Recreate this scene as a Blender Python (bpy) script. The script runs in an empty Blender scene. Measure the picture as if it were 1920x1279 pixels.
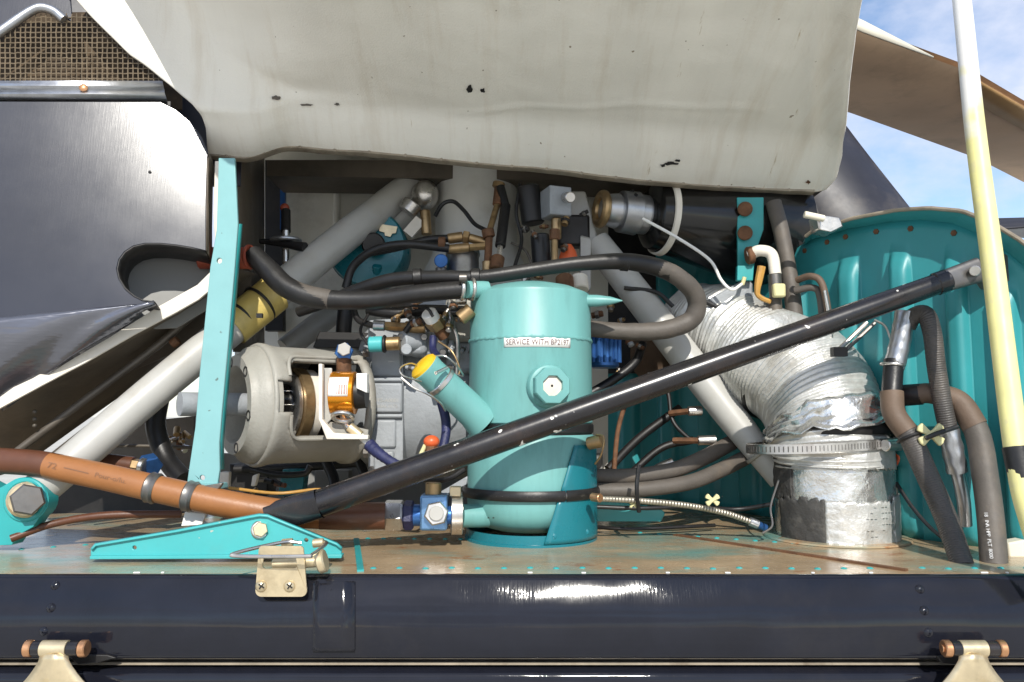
import bpy, bmesh, math, random
from mathutils import Vector, Matrix, noise
from mathutils.geometry import tessellate_polygon
random.seed(7)
R = math.radians
scene = bpy.context.scene
col = scene.collection

# ------------------------------------------------------------------ camera
F = 1493.3                      # focal length in photo pixels (28 mm on 36 mm)
PITCH = R(5.36)
CZ = 1.65                       # eye height above the ground
cam_d = bpy.data.cameras.new('camera'); cam_d.lens = 28.0; cam_d.sensor_width = 36.0
cam_d.clip_start = 0.02; cam_d.clip_end = 6000
cam = bpy.data.objects.new('camera', cam_d); col.objects.link(cam)
cam.location = (0, 0, CZ); cam.rotation_euler = (math.pi/2 + PITCH, 0, 0)
scene.camera = cam
# ------------------------------------------------------------------ light
SUN_E, SUN_AZ = R(35), R(-6)    # sun behind the camera, a touch to the right
world = bpy.data.worlds.new('World'); scene.world = world; world.use_nodes = True
wn, wl = world.node_tree.nodes, world.node_tree.links
wn.clear()
w_out = wn.new('ShaderNodeOutputWorld'); w_bg = wn.new('ShaderNodeBackground'); w_bg.inputs['Strength'].default_value = 0.13
sky = wn.new('ShaderNodeTexSky'); sky.sky_type = 'NISHITA'; sky.sun_disc = False
sky.sun_elevation = SUN_E; sky.sun_rotation = math.pi - SUN_AZ; sky.air_density = 1.0; sky.dust_density = 0.4; sky.ozone_density = 2.5
w_tc = wn.new('ShaderNodeTexCoord'); w_map = wn.new('ShaderNodeMapping'); w_map.inputs['Scale'].default_value = (1, 1, 1.7)
w_map.inputs['Location'].default_value = (3.1, 1.7, 0.4)
w_noi = wn.new('ShaderNodeTexNoise'); w_noi.inputs['Scale'].default_value = 3.4; w_noi.inputs['Detail'].default_value = 9; w_noi.inputs['Roughness'].default_value = .58
w_rmp = wn.new('ShaderNodeValToRGB'); w_rmp.color_ramp.elements[0].position = .40; w_rmp.color_ramp.elements[1].position = .60
w_mix = wn.new('ShaderNodeMixRGB'); w_mix.inputs['Color2'].default_value = (4.3, 4.6, 5.5, 1)
wl.new(w_tc.outputs['Generated'], w_map.inputs['Vector']); wl.new(w_map.outputs[0], w_noi.inputs['Vector'])
wl.new(w_noi.outputs['Fac'], w_rmp.inputs['Fac']); wl.new(w_rmp.outputs['Color'], w_mix.inputs['Fac'])
wl.new(sky.outputs[0], w_mix.inputs['Color1']); wl.new(w_mix.outputs[0], w_bg.inputs['Color']); wl.new(w_bg.outputs[0], w_out.inputs['Surface'])
sun_d = bpy.data.lights.new('sun', 'SUN'); sun_d.energy = 3.3; sun_d.angle = R(0.5); sun_d.color = (1, .955, .87)
sun = bpy.data.objects.new('sun', sun_d); col.objects.link(sun); sun.location = (0, -3, 6)
sun_dir = Vector((math.sin(SUN_AZ)*math.cos(SUN_E), math.cos(SUN_AZ)*math.cos(SUN_E), -math.sin(SUN_E)))
sun.rotation_euler = sun_dir.to_track_quat('-Z', 'Y').to_euler()
vs = scene.view_settings
vs.view_transform = 'Standard'; vs.look = 'None'; vs.gamma = 1.0; vs.use_curve_mapping = False; vs.exposure = 0.58

# ------------------------------------------------------------------ geometry helpers
def ray(px, py):
    u = (px-960)/F; v = (639.5-py)/F
    return Vector((u, math.cos(PITCH)-v*math.sin(PITCH), math.sin(PITCH)+v*math.cos(PITCH)))
def P(px, py, d):                       # a place seen at photo pixel px, py standing d metres away
    r = ray(px, py); r = r*(d/r.y); return Vector((r.x, r.y, r.z+CZ))
def PP(px, py, o, n):                   # the same on a plane
    r = ray(px, py); c = Vector((0, 0, CZ)); t = (o-c).dot(n)/r.dot(n); return c+r*t
def S(px, d): return px*d/F
ZD = CZ-0.162                           # deck level

def spline(pts, res=8):
    pts = [Vector(p) for p in pts]
    if len(pts) < 3:
        return [pts[0].lerp(pts[1], i/res) for i in range(res+1)]
    q = [pts[0]*2-pts[1]]+pts+[pts[-1]*2-pts[-2]]
    out = []
    for i in range(1, len(q)-2):
        p0, p1, p2, p3 = q[i-1:i+3]
        for k in range(res):
            t = k/res
            out.append(.5*((2*p1)+(p2-p0)*t+(2*p0-5*p1+4*p2-p3)*t*t+(3*p1-p0-3*p2+p3)*t**3))
    out.append(pts[-1]); return out
def basis(ax):
    ax = Vector(ax).normalized()
    h = Vector((0, 0, 1)) if abs(ax.z) < .9 else Vector((0, 1, 0))
    u = ax.cross(h).normalized(); v = ax.cross(u).normalized()
    return ax, u, v

class MB:
    def __init__(s): s.V, s.F, s.U = [], [], []
    def face(s, idx, uv=None): s.F.append(tuple(idx)); s.U.append(uv)
    def quadgrid(s, rows, closed=False):
        b = len(s.V); n = len(rows[0])
        for r in rows: s.V += [tuple(p) for p in r]
        m = n if closed else n-1
        for i in range(len(rows)-1):
            for j in range(m):
                k = (j+1) % n
                s.face((b+i*n+j, b+i*n+k, b+(i+1)*n+k, b+(i+1)*n+j))
        return b
    def tube(s, pts, r, n=16, res=8, cap=True, raw=False, rf=None, flat=None):
        p = [Vector(q) for q in pts] if raw else spline(pts, res)
        L = [0]
        for i in range(1, len(p)): L.append(L[-1]+(p[i]-p[i-1]).length)
        t0 = (p[1]-p[0]).normalized(); _, u, v = basis(t0)
        b = len(s.V); prev = t0
        for i, c in enumerate(p):
            t = (p[min(i+1, len(p)-1)]-p[max(i-1, 0)]).normalized()
            q = prev.rotation_difference(t); u = q @ u; u = (u-t*u.dot(t)).normalized(); v = t.cross(u); prev = t
            if isinstance(r, (list, tuple)):
                f = L[i]/L[-1]*(len(r)-1); k = min(int(f), len(r)-2); rr = r[k]+(r[k+1]-r[k])*(f-k)
            else: rr = r
            for j in range(n):
                a = 2*math.pi*j/n
                w = rr*(rf(L[i], a) if rf else 1)
                s.V.append(tuple(c+u*math.cos(a)*w+v*math.sin(a)*w))
        for i in range(len(p)-1):
            for j in range(n):
                k = (j+1) % n
                s.face((b+i*n+j, b+i*n+k, b+(i+1)*n+k, b+(i+1)*n+j),
                       ((L[i], j/n), (L[i], (j+1)/n), (L[i+1], (j+1)/n), (L[i+1], j/n)))
        if cap:
            s.face([b+j for j in range(n)][::-1]); e = b+(len(p)-1)*n; s.face([e+j for j in range(n)])
        return s
    def lathe(s, o, ax, prof, n=32, cap=True, rot=0, skip=None):
        ax, u, v = basis(ax); o = Vector(o); b = len(s.V); m = len(prof)
        for t, r in prof:
            for j in range(n):
                a = 2*math.pi*j/n+rot
                s.V.append(tuple(o+ax*t+(u*math.cos(a)+v*math.sin(a))*r))
        for i in range(m-1):
            for j in range(n):
                if skip and skip(i, j): continue
                k = (j+1) % n
                s.face((b+i*n+j, b+i*n+k, b+(i+1)*n+k, b+(i+1)*n+j),
                       ((prof[i][0], j/n), (prof[i][0], (j+1)/n), (prof[i+1][0], (j+1)/n), (prof[i+1][0], j/n)))
        if cap:
            if prof[0][1] > 1e-5: s.face([b+j for j in range(n)][::-1])
            if prof[-1][1] > 1e-5: s.face([b+(m-1)*n+j for j in range(n)])
        return s
    def cyl(s, a, b, r, n=24, ch=.12):
        a, b = Vector(a), Vector(b); L = (b-a).length; c = min(r*ch, L*.3)
        return s.lathe(a, b-a, [(0, r-c), (c, r), (L-c, r), (L, r-c)], n)
    def hexn(s, a, b, r, rot=0):
        a, b = Vector(a), Vector(b); L = (b-a).length; c = r*.12
        return s.lathe(a, b-a, [(0, r-c), (c, r), (L-c, r), (L, r-c)], 6, rot=rot)
    def box(s, c, sx, sy, sz, rot=None):
        c = Vector(c); b = len(s.V)
        for x in (-1, 1):
            for y in (-1, 1):
                for z in (-1, 1):
                    p = Vector((x*sx/2, y*sy/2, z*sz/2))
                    if rot: p = rot @ p
                    s.V.append(tuple(c+p))
        for f in ((0, 1, 3, 2), (4, 6, 7, 5), (0, 4, 5, 1), (2, 3, 7, 6), (0, 2, 6, 4), (1, 5, 7, 3)): s.face([b+i for i in f])
        return s
    def plate(s, outer, off, holes=()):
        """outer and holes: lists of points; off: thickness vector (front to back)"""
        loops = [[Vector(p) for p in outer]]+[[Vector(p) for p in h] for h in holes]
        off = Vector(off); b = len(s.V); allp = [p for l in loops for p in l]; N = len(allp)
        s.V += [tuple(p) for p in allp]+[tuple(p+off) for p in allp]
        tri = tessellate_polygon(loops)
        for t in tri:
            s.face([b+i for i in t]); s.face([b+N+i for i in t][::-1])
        k = 0
        for l in loops:
            n = len(l)
            for i in range(n):
                j = (i+1) % n; s.face((b+k+i, b+k+j, b+N+k+j, b+N+k+i))
            k += n
        return s
    def pplate(s, pix, d, th, holes=()):
        f = d if callable(d) else (lambda x, y: d)
        g = lambda l: [P(x, y, f(x, y)) for x, y in l]
        return s.plate(g(pix), (0, th, 0), [g(h) for h in holes])
    def sphere(s, c, r, n=16, m=8, sc=(1, 1, 1)):
        rows = []
        for i in range(m+1):
            a = math.pi*i/m; ra = max(math.sin(a), 1e-4)
            rows.append([Vector(c)+Vector((math.cos(2*math.pi*j/n)*ra*r*sc[0], math.sin(2*math.pi*j/n)*ra*r*sc[1], math.cos(a)*r*sc[2])) for j in range(n)])
        s.quadgrid(rows, True); return s
    def ring(s, c, ax, r, rt, n=32, m=10, arc=(0, 2*math.pi)):
        ax, u, v = basis(ax); c = Vector(c); full = abs(arc[1]-arc[0]-2*math.pi) < 1e-4
        k = n if full else n+1; rows = []
        for i in range(k):
            a = arc[0]+(arc[1]-arc[0])*i/n; e = u*math.cos(a)+v*math.sin(a)
            rows.append([c+e*r+(e*math.cos(2*math.pi*j/m)+ax*math.sin(2*math.pi*j/m))*rt for j in range(m)])
        if full: rows.append(rows[0])
        s.quadgrid(rows, True); return s
    def build(s, name, mat, parent=None, smooth=35, bevel=0, solid=0, sub=0):
        me = bpy.data.meshes.new(name)
        c = Vector((0, 0, 0))
        if s.V:
            lo = Vector([min(v[i] for v in s.V) for i in range(3)]); hi = Vector([max(v[i] for v in s.V) for i in range(3)]); c = (lo+hi)/2
        me.from_pydata([(v[0]-c.x, v[1]-c.y, v[2]-c.z) for v in s.V], [], s.F)
        if any(u for u in s.U):
            uv = me.uv_layers.new(name='UVMap'); k = 0
            for f, u in zip(s.F, s.U):
                for i in range(len(f)):
                    if u: uv.data[k].uv = u[i]
                    k += 1
        bm = bmesh.new(); bm.from_mesh(me); bmesh.ops.remove_doubles(bm, verts=bm.verts, dist=1e-6)
        bmesh.ops.recalc_face_normals(bm, faces=bm.faces); bm.to_mesh(me); bm.free()
        if smooth:
            for p in me.polygons: p.use_smooth = True
            me.set_sharp_from_angle(angle=R(smooth))
        for m_ in (mat if isinstance(mat, (list, tuple)) else [mat]): me.materials.append(m_)
        o = bpy.data.objects.new(name, me); col.objects.link(o)
        if parent is not None:
            o.parent = parent; w = parent.get('_w'); o.location = c-Vector(w)
        else: o.location = c
        o['_w'] = tuple(c)
        if solid:
            md = o.modifiers.new('thickness', 'SOLIDIFY'); md.thickness = solid; md.offset = -1
        if bevel:
            md = o.modifiers.new('edge', 'BEVEL'); md.width = bevel; md.segments = 2; md.limit_method = 'ANGLE'; md.angle_limit = R(40)
        if sub:
            md = o.modifiers.new('round', 'SUBSURF'); md.levels = sub; md.render_levels = sub
        return o

def tag(o, label, cat, group=None):
    o['label'] = label; o['category'] = cat
    if group: o['group'] = group
    return o
def thing(name, label, cat, at, group=None):
    e = bpy.data.objects.new(name, None); col.objects.link(e); e.location = at; e['_w'] = tuple(at); e.empty_display_size = .02
    return tag(e, label, cat, group)
def struct(o): o['kind'] = 'structure'; return o
def dup(o, world_c, parent):
    c = o.copy(); col.objects.link(c); c.parent = parent; c['_w'] = tuple(world_c)
    c.location = Vector(world_c)-Vector(parent['_w']) if parent else Vector(world_c); return c
def text_geo(body, size):
    cu = bpy.data.curves.new('lettering', 'FONT'); cu.body = body; cu.size = size; cu.align_x = 'CENTER'; cu.align_y = 'CENTER'; cu.resolution_u = 3
    ob = bpy.data.objects.new('lettering', cu); col.objects.link(ob); dg = bpy.context.evaluated_depsgraph_get()
    me = ob.evaluated_get(dg).to_mesh(); bm = bmesh.new(); bm.from_mesh(me)
    bmesh.ops.triangulate(bm, faces=bm.faces)
    bmesh.ops.subdivide_edges(bm, edges=[e for e in bm.edges if e.calc_length() > size*.25], cuts=2)
    V = [v.co.copy() for v in bm.verts]; bm.verts.index_update(); Fc = [tuple(v.index for v in f.verts) for f in bm.faces]; bm.free()
    ob.evaluated_get(dg).to_mesh_clear(); bpy.data.objects.remove(ob); bpy.data.curves.remove(cu)
    return V, Fc
def add_text(mb, body, size, fn):
    V, Fc = text_geo(body, size); b = len(mb.V)
    mb.V += [tuple(fn(v.x, v.y)) for v in V]
    for f in Fc: mb.face([b+i for i in f])

# ------------------------------------------------------------------ materials
def pm(name, c, rough=.5, metal=0.0, var=.12, vs=25, dirt=None, ds=14, da=.35, stretch=(1, 1, 1), bump=.0, bs=150, bstretch=(1, 1, 1),
       coat=0, rvar=.12, spec=.5, chips=None, chs=90, cha=.62, uvrib=None, ribs=.4, wavy=0, rust=None, scratch=0):
    m = bpy.data.materials.new(name); m.use_nodes = True; nt = m.node_tree; N, Lk = nt.nodes, nt.links
    b = N['Principled BSDF']
    tc = N.new('ShaderNodeTexCoord'); mp = N.new('ShaderNodeMapping'); mp.inputs['Scale'].default_value = stretch
    geo = N.new('ShaderNodeObjectInfo'); add = N.new('ShaderNodeVectorMath'); add.operation = 'ADD'
    Lk.new(tc.outputs['Object'], add.inputs[0]); Lk.new(geo.outputs['Location'], add.inputs[1]); Lk.new(add.outputs[0], mp.inputs['Vector'])
    def noi(scale, detail=5, rg=.6, vec=mp):
        n = N.new('ShaderNodeTexNoise'); n.inputs['Scale'].default_value = scale; n.inputs['Detail'].default_value = detail; n.inputs['Roughness'].default_value = rg
        Lk.new(vec.outputs[0], n.inputs['Vector']); return n
    def ramp(src, a, e):
        r_ = N.new('ShaderNodeMapRange'); r_.inputs['From Min'].default_value = a; r_.inputs['From Max'].default_value = e; Lk.new(src, r_.inputs['Value']); return r_.outputs[0]
    n1 = noi(vs)
    mx = N.new('ShaderNodeMixRGB'); mx.blend_type = 'MULTIPLY'; mx.inputs['Fac'].default_value = 1; mx.inputs['Color1'].default_value = (*c, 1)
    rp = N.new('ShaderNodeMapRange'); rp.inputs['From Min'].default_value = .3; rp.inputs['From Max'].default_value = .7
    rp.inputs['To Min'].default_value = 1-var; rp.inputs['To Max'].default_value = 1+var*.6; Lk.new(n1.outputs['Fac'], rp.inputs['Value']); Lk.new(rp.outputs[0], mx.inputs['Color2'])
    cur = mx.outputs[0]
    if dirt:
        n2 = noi(ds, 8, .68); f = ramp(n2.outputs['Fac'], .52, .74)
        ml = N.new('ShaderNodeMath'); ml.operation = 'MULTIPLY'; ml.inputs[1].default_value = da; Lk.new(f, ml.inputs[0])
        md = N.new('ShaderNodeMixRGB'); md.inputs['Color2'].default_value = (*dirt, 1); Lk.new(ml.outputs[0], md.inputs['Fac']); Lk.new(cur, md.inputs['Color1']); cur = md.outputs[0]
    if rust:
        n4 = noi(rust[1], 8, .7); f = ramp(n4.outputs['Fac'], rust[2], rust[2]+.05)
        md = N.new('ShaderNodeMixRGB'); md.inputs['Color2'].default_value = (*rust[0], 1); Lk.new(f, md.inputs['Fac']); Lk.new(cur, md.inputs['Color1']); cur = md.outputs[0]
    if chips:
        n3 = noi(chs, 2, .5, add); f = ramp(n3.outputs['Fac'], cha, cha+.02)
        md = N.new('ShaderNodeMixRGB'); md.inputs['Color2'].default_value = (*chips, 1); Lk.new(f, md.inputs['Fac']); Lk.new(cur, md.inputs['Color1']); cur = md.outputs[0]
    Lk.new(cur, b.inputs['Base Color'])
    b.inputs['Metallic'].default_value = metal; b.inputs['Specular IOR Level'].default_value = spec
    if coat: b.inputs['Coat Weight'].default_value = coat; b.inputs['Coat Roughness'].default_value = .06
    nr = noi(vs*2.3, 6); rr = N.new('ShaderNodeMapRange'); rr.inputs['To Min'].default_value = max(.02, rough-rvar); rr.inputs['To Max'].default_value = min(1, rough+rvar)
    Lk.new(nr.outputs['Fac'], rr.inputs['Value']); Lk.new(rr.outputs[0], b.inputs['Roughness'])
    last = None
    if bump:
        mb_ = N.new('ShaderNodeMapping'); mb_.inputs['Scale'].default_value = bstretch; Lk.new(add.outputs[0], mb_.inputs['Vector'])
        nb = noi(bs, 4, .6, mb_); bp = N.new('ShaderNodeBump'); bp.inputs['Strength'].default_value = bump; bp.inputs['Distance'].default_value = .002
        Lk.new(nb.outputs['Fac'], bp.inputs['Height']); last = bp
    if scratch:
        acc = None
        for k_, an in enumerate((22, -38, 68, -80)):
            ms = N.new('ShaderNodeMapping'); ms.inputs['Rotation'].default_value = (0, R(an), 0); ms.inputs['Location'].default_value = (k_*3.1, 0, k_); ms.inputs['Scale'].default_value = (900, 1, 22); Lk.new(add.outputs[0], ms.inputs['Vector'])
            ns = noi(1, 1, .5, ms); rs_ = ramp(ns.outputs['Fac'], .60, .70)
            if acc is None: acc = rs_
            else:
                mm = N.new('ShaderNodeMath'); mm.operation = 'MAXIMUM'; Lk.new(acc, mm.inputs[0]); Lk.new(rs_, mm.inputs[1]); acc = mm.outputs[0]
        bs_ = N.new('ShaderNodeBump'); bs_.inputs['Strength'].default_value = scratch; bs_.inputs['Distance'].default_value = .0006; Lk.new(acc, bs_.inputs['Height'])
        if last: Lk.new(last.outputs[0], bs_.inputs['Normal'])
        last = bs_
    if wavy:
        nw = noi(9, 2, .4, add); bw = N.new('ShaderNodeBump'); bw.inputs['Strength'].default_value = wavy; bw.inputs['Distance'].default_value = .004; Lk.new(nw.outputs['Fac'], bw.inputs['Height'])
        if last: Lk.new(last.outputs[0], bw.inputs['Normal'])
        last = bw
    if uvrib:
        wv = N.new('ShaderNodeTexWave'); wv.inputs['Scale'].default_value = uvrib; wv.inputs['Distortion'].default_value = .3; Lk.new(tc.outputs['UV'], wv.inputs['Vector'])
        bp = N.new('ShaderNodeBump'); bp.inputs['Strength'].default_value = ribs; bp.inputs['Distance'].default_value = .001; Lk.new(wv.outputs['Fac'], bp.inputs['Height'])
        if last: Lk.new(last.outputs[0], bp.inputs['Normal'])
        last = bp
    if last: Lk.new(last.outputs[0], b.inputs['Normal'])
    return m
DUST = (.30, .25, .18); SOOT = (.03, .025, .02)
M = dict(
    navy=pm('navy_gloss_paint', (.010, .011, .017), .06, 0, .2, 18, DUST, 6, .03, (1, 1, 1), .035, 420, (1, .3, .06), coat=0, rvar=.03, wavy=.7, scratch=.02, spec=.36, chips=(.16, .17, .2), chs=60, cha=.80),
    navy_dull=pm('navy_matte_paint', (.018, .018, .026), .45, 0, .2, 18, DUST, 9, .2),
    mirror=pm('polished_dark_skin', (.028, .031, .044), .175, 0, .10, 8, (.018, .019, .025), 5, .3, (1, 1, 1), .012, 1600, (1, 1, .7), rvar=.035, scratch=.018, chips=(.4, .4, .4), chs=120, cha=.80),
    fold=pm('wavy_dark_skin', (.16, .165, .19), .16, .7, .15, 8, None, bump=.9, bs=14, bstretch=(.35, 1, 2.6), rvar=.06),
    alu=pm('bare_aluminium', (.46, .47, .49), .34, .9, .15, 30, (.12, .11, .10), 20, .5, bump=.05, bs=400),
    steel=pm('steel', (.62, .60, .57), .30, .95, .15, 60, (.16, .11, .07), 40, .5),
    steel_dark=pm('dark_steel', (.20, .19, .18), .4, .8, .25, 60, (.10, .06, .03), 30, .5),
    brass=pm('bronze_fitting', (.42, .29, .15), .4, .85, .25, 60, (.10, .05, .025), 35, .8),
    copper=pm('copper_cap', (.62, .33, .17), .35, .85, .25, 80, (.2, .10, .05), 60, .6),
    gold=pm('cadmium_gold', (.66, .55, .36), .38, .7, .15, 60, (.3, .22, .12), 50, .4),
    rust=pm('rusty_steel', (.16, .075, .035), .75, .2, .4, 70, (.04, .02, .012), 40, .7, bump=.3, bs=300),
    cowl=pm('cowl_inner_paint', (.81, .78, .70), .5, 0, .07, 4, (.52, .42, .29), 9, .42, (2.4, .3, .3), .35, 420, (1, 1, 1), rust=((.50, .42, .30), 16, .66), chips=(.30, .25, .18), chs=85, cha=.755),
    cowl_edge=pm('cowl_edge_metal', (.34, .29, .22), .5, .3, .25, 40, (.10, .07, .045), 25, .7),
    teal=pm('teal_paint', (.030, .33, .335), .36, 0, .10, 14, (.10, .12, .10), 10, .25, bump=.05, bs=120, rvar=.1),
    post=pm('sunlit_post_paint', (.20, .41, .42), .42, 0, .08, 14, (.16, .34, .34), 10, .35, bump=.05, bs=120, chips=(.10, .16, .15), chs=90, cha=.74),  # teal with its sunlit paleness mixed into the base colour
    teal_lt=pm('pale_teal_paint', (.060, .39, .40), .38, 0, .06, 14, (.12, .25, .24), 10, .35, bump=.05, bs=120, chips=(.40, .42, .36), chs=100, cha=.735),
    canister=pm('canister_green_paint', (.145, .365, .352), .44, 0, .12, 9, (.075, .185, .17), 12, .55, (2.2, 2.2, .45), bump=.08, bs=60, rvar=.12, rust=((.13, .20, .17), 30, .72), chips=(.05, .10, .09), chs=70, cha=.76),
    cradle=pm('cradle_blue_green_paint', (.010, .165, .205), .28, 0, .10, 14, (.02, .08, .09), 14, .4, rvar=.08),
    bulk=pm('bulkhead_teal_paint', (.034, .270, .292), .40, 0, .12, 12, (.06, .10, .085), 9, .3, (1, 1, .6), .08, 60, chips=(.35, .42, .38), chs=70, cha=.77),
    deck=pm('worn_deck_paint', (.38, .275, .165), .26, 0, .22, 22, (.10, .30, .275), 7, 1.0, (.55, 1, 1), .10, 90, (.5, 1, 1), rvar=.14, rust=((.30, .145, .065), 21, .60), chips=(.55, .53, .46), chs=90, cha=.76),
    mastgrey=pm('grey_mast_paint', (.64, .635, .60), .42, 0, .07, 20, (.34, .29, .2), 12, .4, bump=.05, bs=150),
    yband=pm('yellow_band_tape', (.56, .43, .13), .35, 0, .15, 40, (.25, .18, .07), 30, .5),
    grey=pm('grey_tube_paint', (.42, .415, .39), .38, 0, .07, 20, (.30, .25, .17), 16, .35, bump=.03, bs=150),
    casting=pm('grey_casting_paint', (.31, .33, .35), .42, 0, .12, 20, (.10, .095, .085), 12, .6, bump=.35, bs=190, rust=((.09, .075, .06), 24, .70)),
    bell=pm('bell_housing_paint', (.33, .318, .28), .48, 0, .12, 18, (.17, .13, .085), 11, .6, bump=.3, bs=210, rust=((.12, .10, .075), 26, .70)),
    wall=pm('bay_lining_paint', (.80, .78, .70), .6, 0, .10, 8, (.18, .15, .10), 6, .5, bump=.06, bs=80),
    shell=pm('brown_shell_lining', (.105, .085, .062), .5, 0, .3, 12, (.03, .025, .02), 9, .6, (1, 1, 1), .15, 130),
    cream=pm('cream_edge', (.74, .69, .60), .5, 0, .08, 20, (.42, .33, .22), 16, .4),
    white=pm('white_label', (.82, .81, .77), .5, 0, .04, 30),
    ink=pm('label_ink', (.12, .05, .05), .6, 0, .1, 30), ink_w=pm('white_print', (.5, .5, .5), .6, 0, .1, 30), ink_b=pm('marker_ink', (.20, .095, .045), .6, 0, .2, 30),
    black=pm('black_strut_paint', (.011, .010, .012), .26, 0, .3, 20, (.075, .045, .03), 16, .35, bump=.05, bs=70, coat=.15, chips=(.78, .76, .72), chs=64, cha=.70, rvar=.12),
    rubber=pm('black_rubber', (.011, .0105, .011), .42, 0, .3, 40, (.05, .042, .034), 25, .2, bump=.12, bs=300),
    grub=pm('dusty_rubber', (.095, .082, .070), .6, 0, .2, 30, (.17, .13, .09), 22, .5, bump=.2, bs=300),
    ribbed=pm('ribbed_rubber', (.060, .054, .050), .5, 0, .25, 30, (.16, .13, .10), 25, .5, uvrib=110, ribs=.35, bump=.25, bs=260),
    brub=pm('brown_dusty_rubber', (.125, .083, .056), .62, 0, .2, 30, (.07, .05, .04), 20, .5, bump=.2, bs=300),
    orange=pm('orange_brown_hose', (.30, .122, .040), .40, 0, .12, 30, (.22, .085, .03), 22, .5, bump=.12, bs=260),
    orange_d=pm('dark_brown_hose', (.105, .038, .018), .45, 0, .2, 30, (.04, .018, .01), 20, .5, bump=.1, bs=260),
    foil=pm('torn_foil_wrap', (.72, .72, .70), .24, .85, .14, 30, (.24, .21, .165), 24, .60, bump=.75, bs=85, rvar=.15),
    fabric=pm('silver_glass_cloth', (.66, .66, .635), .34, .55, .16, 40, (.28, .24, .17), 16, .6, bump=.55, bs=170, rvar=.16),
    tar=pm('grey_black_lining', (.055, .053, .050), .65, .1, .3, 40, (.16, .15, .13), 50, .6, bump=.5, bs=220),
    redr=pm('red_rubber', (.30, .055, .025), .55, 0, .2, 40, (.08, .03, .02), 30, .5),
    redp=pm('red_cap', (.66, .11, .03), .4, 0, .2, 60, (.2, .05, .02), 60, .4),
    yellow=pm('yellow_cap', (.72, .44, .015), .4, 0, .08, 40, (.3, .2, .03), 40, .3),
    ytie=pm('yellow_plastic', (.60, .56, .30), .5, 0, .1, 60), yellow_d=pm('ochre_bracket', (.50, .27, .06), .5, 0, .2, 50, (.2, .1, .04), 40, .5),
    blue=pm('blue_anodised', (.045, .145, .40), .32, .6, .2, 50, (.02, .04, .10), 40, .4), blue_lt=pm('pale_blue_anodised', (.19, .36, .62), .30, .7, .15, 60, (.06, .08, .15), 60, .5),
    bluer=pm('dark_blue_sleeve', (.018, .022, .080), .5, 0, .3, 80, (.07, .07, .12), 60, .4, bump=.4, bs=420),
    gold_or=pm('orange_anodised', (.80, .30, .02), .22, .75, .1, 50),
    braid=pm('steel_braid', (.50, .46, .38), .38, .8, .15, 60, (.2, .14, .08), 40, .5, uvrib=75, ribs=.9),
    dark=pm('plain_black', (.010, .009, .009), .5, 0, .4, 20, (.04, .03, .025), 14, .5, bump=.1, bs=60),  # near-black base shared by slots, gaps and back sheets
    blackgl=pm('black_gloss', (.008, .008, .008), .18, 0, .3, 20, (.05, .04, .03), 14, .3),
    blade=pm('blade_underside', (.62, .43, .275), .6, 0, .12, 6, (.14, .09, .055), 4, .5, bump=.05, bs=60), blade_e=pm('blade_erosion_strip', (.42, .25, .10), .55, 0, .15, 10, (.2, .11, .05), 10, .4),
    cream_p=pm('cream_paint', (.72, .67, .54), .5, 0, .06, 10),
    wire=pm('mesh_wire', (.25, .195, .13), .45, .5, .3, 60, (.10, .07, .04), 40, .5), nest=pm('dirty_filter_backing', (.07, .046, .024), .9, 0, .6, 30, (.03, .02, .012), 12, .7, bump=.6, bs=90),
    pipe_d=pm('dull_brown_pipe', (.115, .098, .078), .42, .2, .25, 20, (.04, .033, .025), 16, .5),
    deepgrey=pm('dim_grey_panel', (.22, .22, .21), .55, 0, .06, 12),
    ground=pm('apron_concrete', (.54, .515, .455), .9, 0, .12, .8, (.30, .29, .22), .22, .6, bump=.2, bs=30),
)
# pole: worn yellow over white, its colours its own
def pole_mat():
    m = pm('worn_yellow_pole', (.74, .69, .30), .45, 0, .1, 30, (.50, .45, .36), 40, .5, bump=.05, bs=200)
    nt = m.node_tree; N, L = nt.nodes, nt.links; b = N['Principled BSDF']; src = b.inputs['Base Color'].links[0].from_socket
    tc = N.new('ShaderNodeTexCoord'); n = N.new('ShaderNodeTexNoise'); n.inputs['Scale'].default_value = 22; n.inputs['Detail'].default_value = 6
    sp = N.new('ShaderNodeSeparateXYZ'); L.new(tc.outputs['Object'], sp.inputs[0]); L.new(tc.outputs['Object'], n.inputs['Vector'])
    a = N.new('ShaderNodeMath'); a.operation = 'MULTIPLY_ADD'; a.inputs[1].default_value = 2.2; a.inputs[2].default_value = .10; L.new(sp.outputs['Z'], a.inputs[0])
    c = N.new('ShaderNodeMath'); c.operation = 'ADD'; L.new(a.outputs[0], c.inputs[0]); L.new(n.outputs['Fac'], c.inputs[1])
    r = N.new('ShaderNodeMapRange'); r.inputs['From Min'].default_value = .42; r.inputs['From Max'].default_value = .60; L.new(c.outputs[0], r.inputs['Value'])
    mx = N.new('ShaderNodeMixRGB'); mx.inputs['Color2'].default_value = (.70, .69, .66, 1); L.new(r.outputs[0], mx.inputs['Fac']); L.new(src, mx.inputs['Color1']); L.new(mx.outputs[0], b.inputs['Base Color'])
    return m
M['pole'] = pole_mat()
def px_tube(mb, pts, w, n=16, res=8, cap=True, rf=None):
    """pts: (px, py, depth); w: full width in photo pixels"""
    wp = [P(*p) for p in pts]
    if isinstance(w, (list, tuple)):
        rr = [S(wi/2, pts[min(int(round(i*(len(pts)-1)/max(1, len(w)-1))), len(pts)-1)][2]) for i, wi in enumerate(w)]
    else: rr = [S(w/2, p[2]) for p in pts]
    if len(rr) < 2: rr = rr*2
    return mb.tube(wp, rr, n, res, cap, rf=rf)
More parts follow.
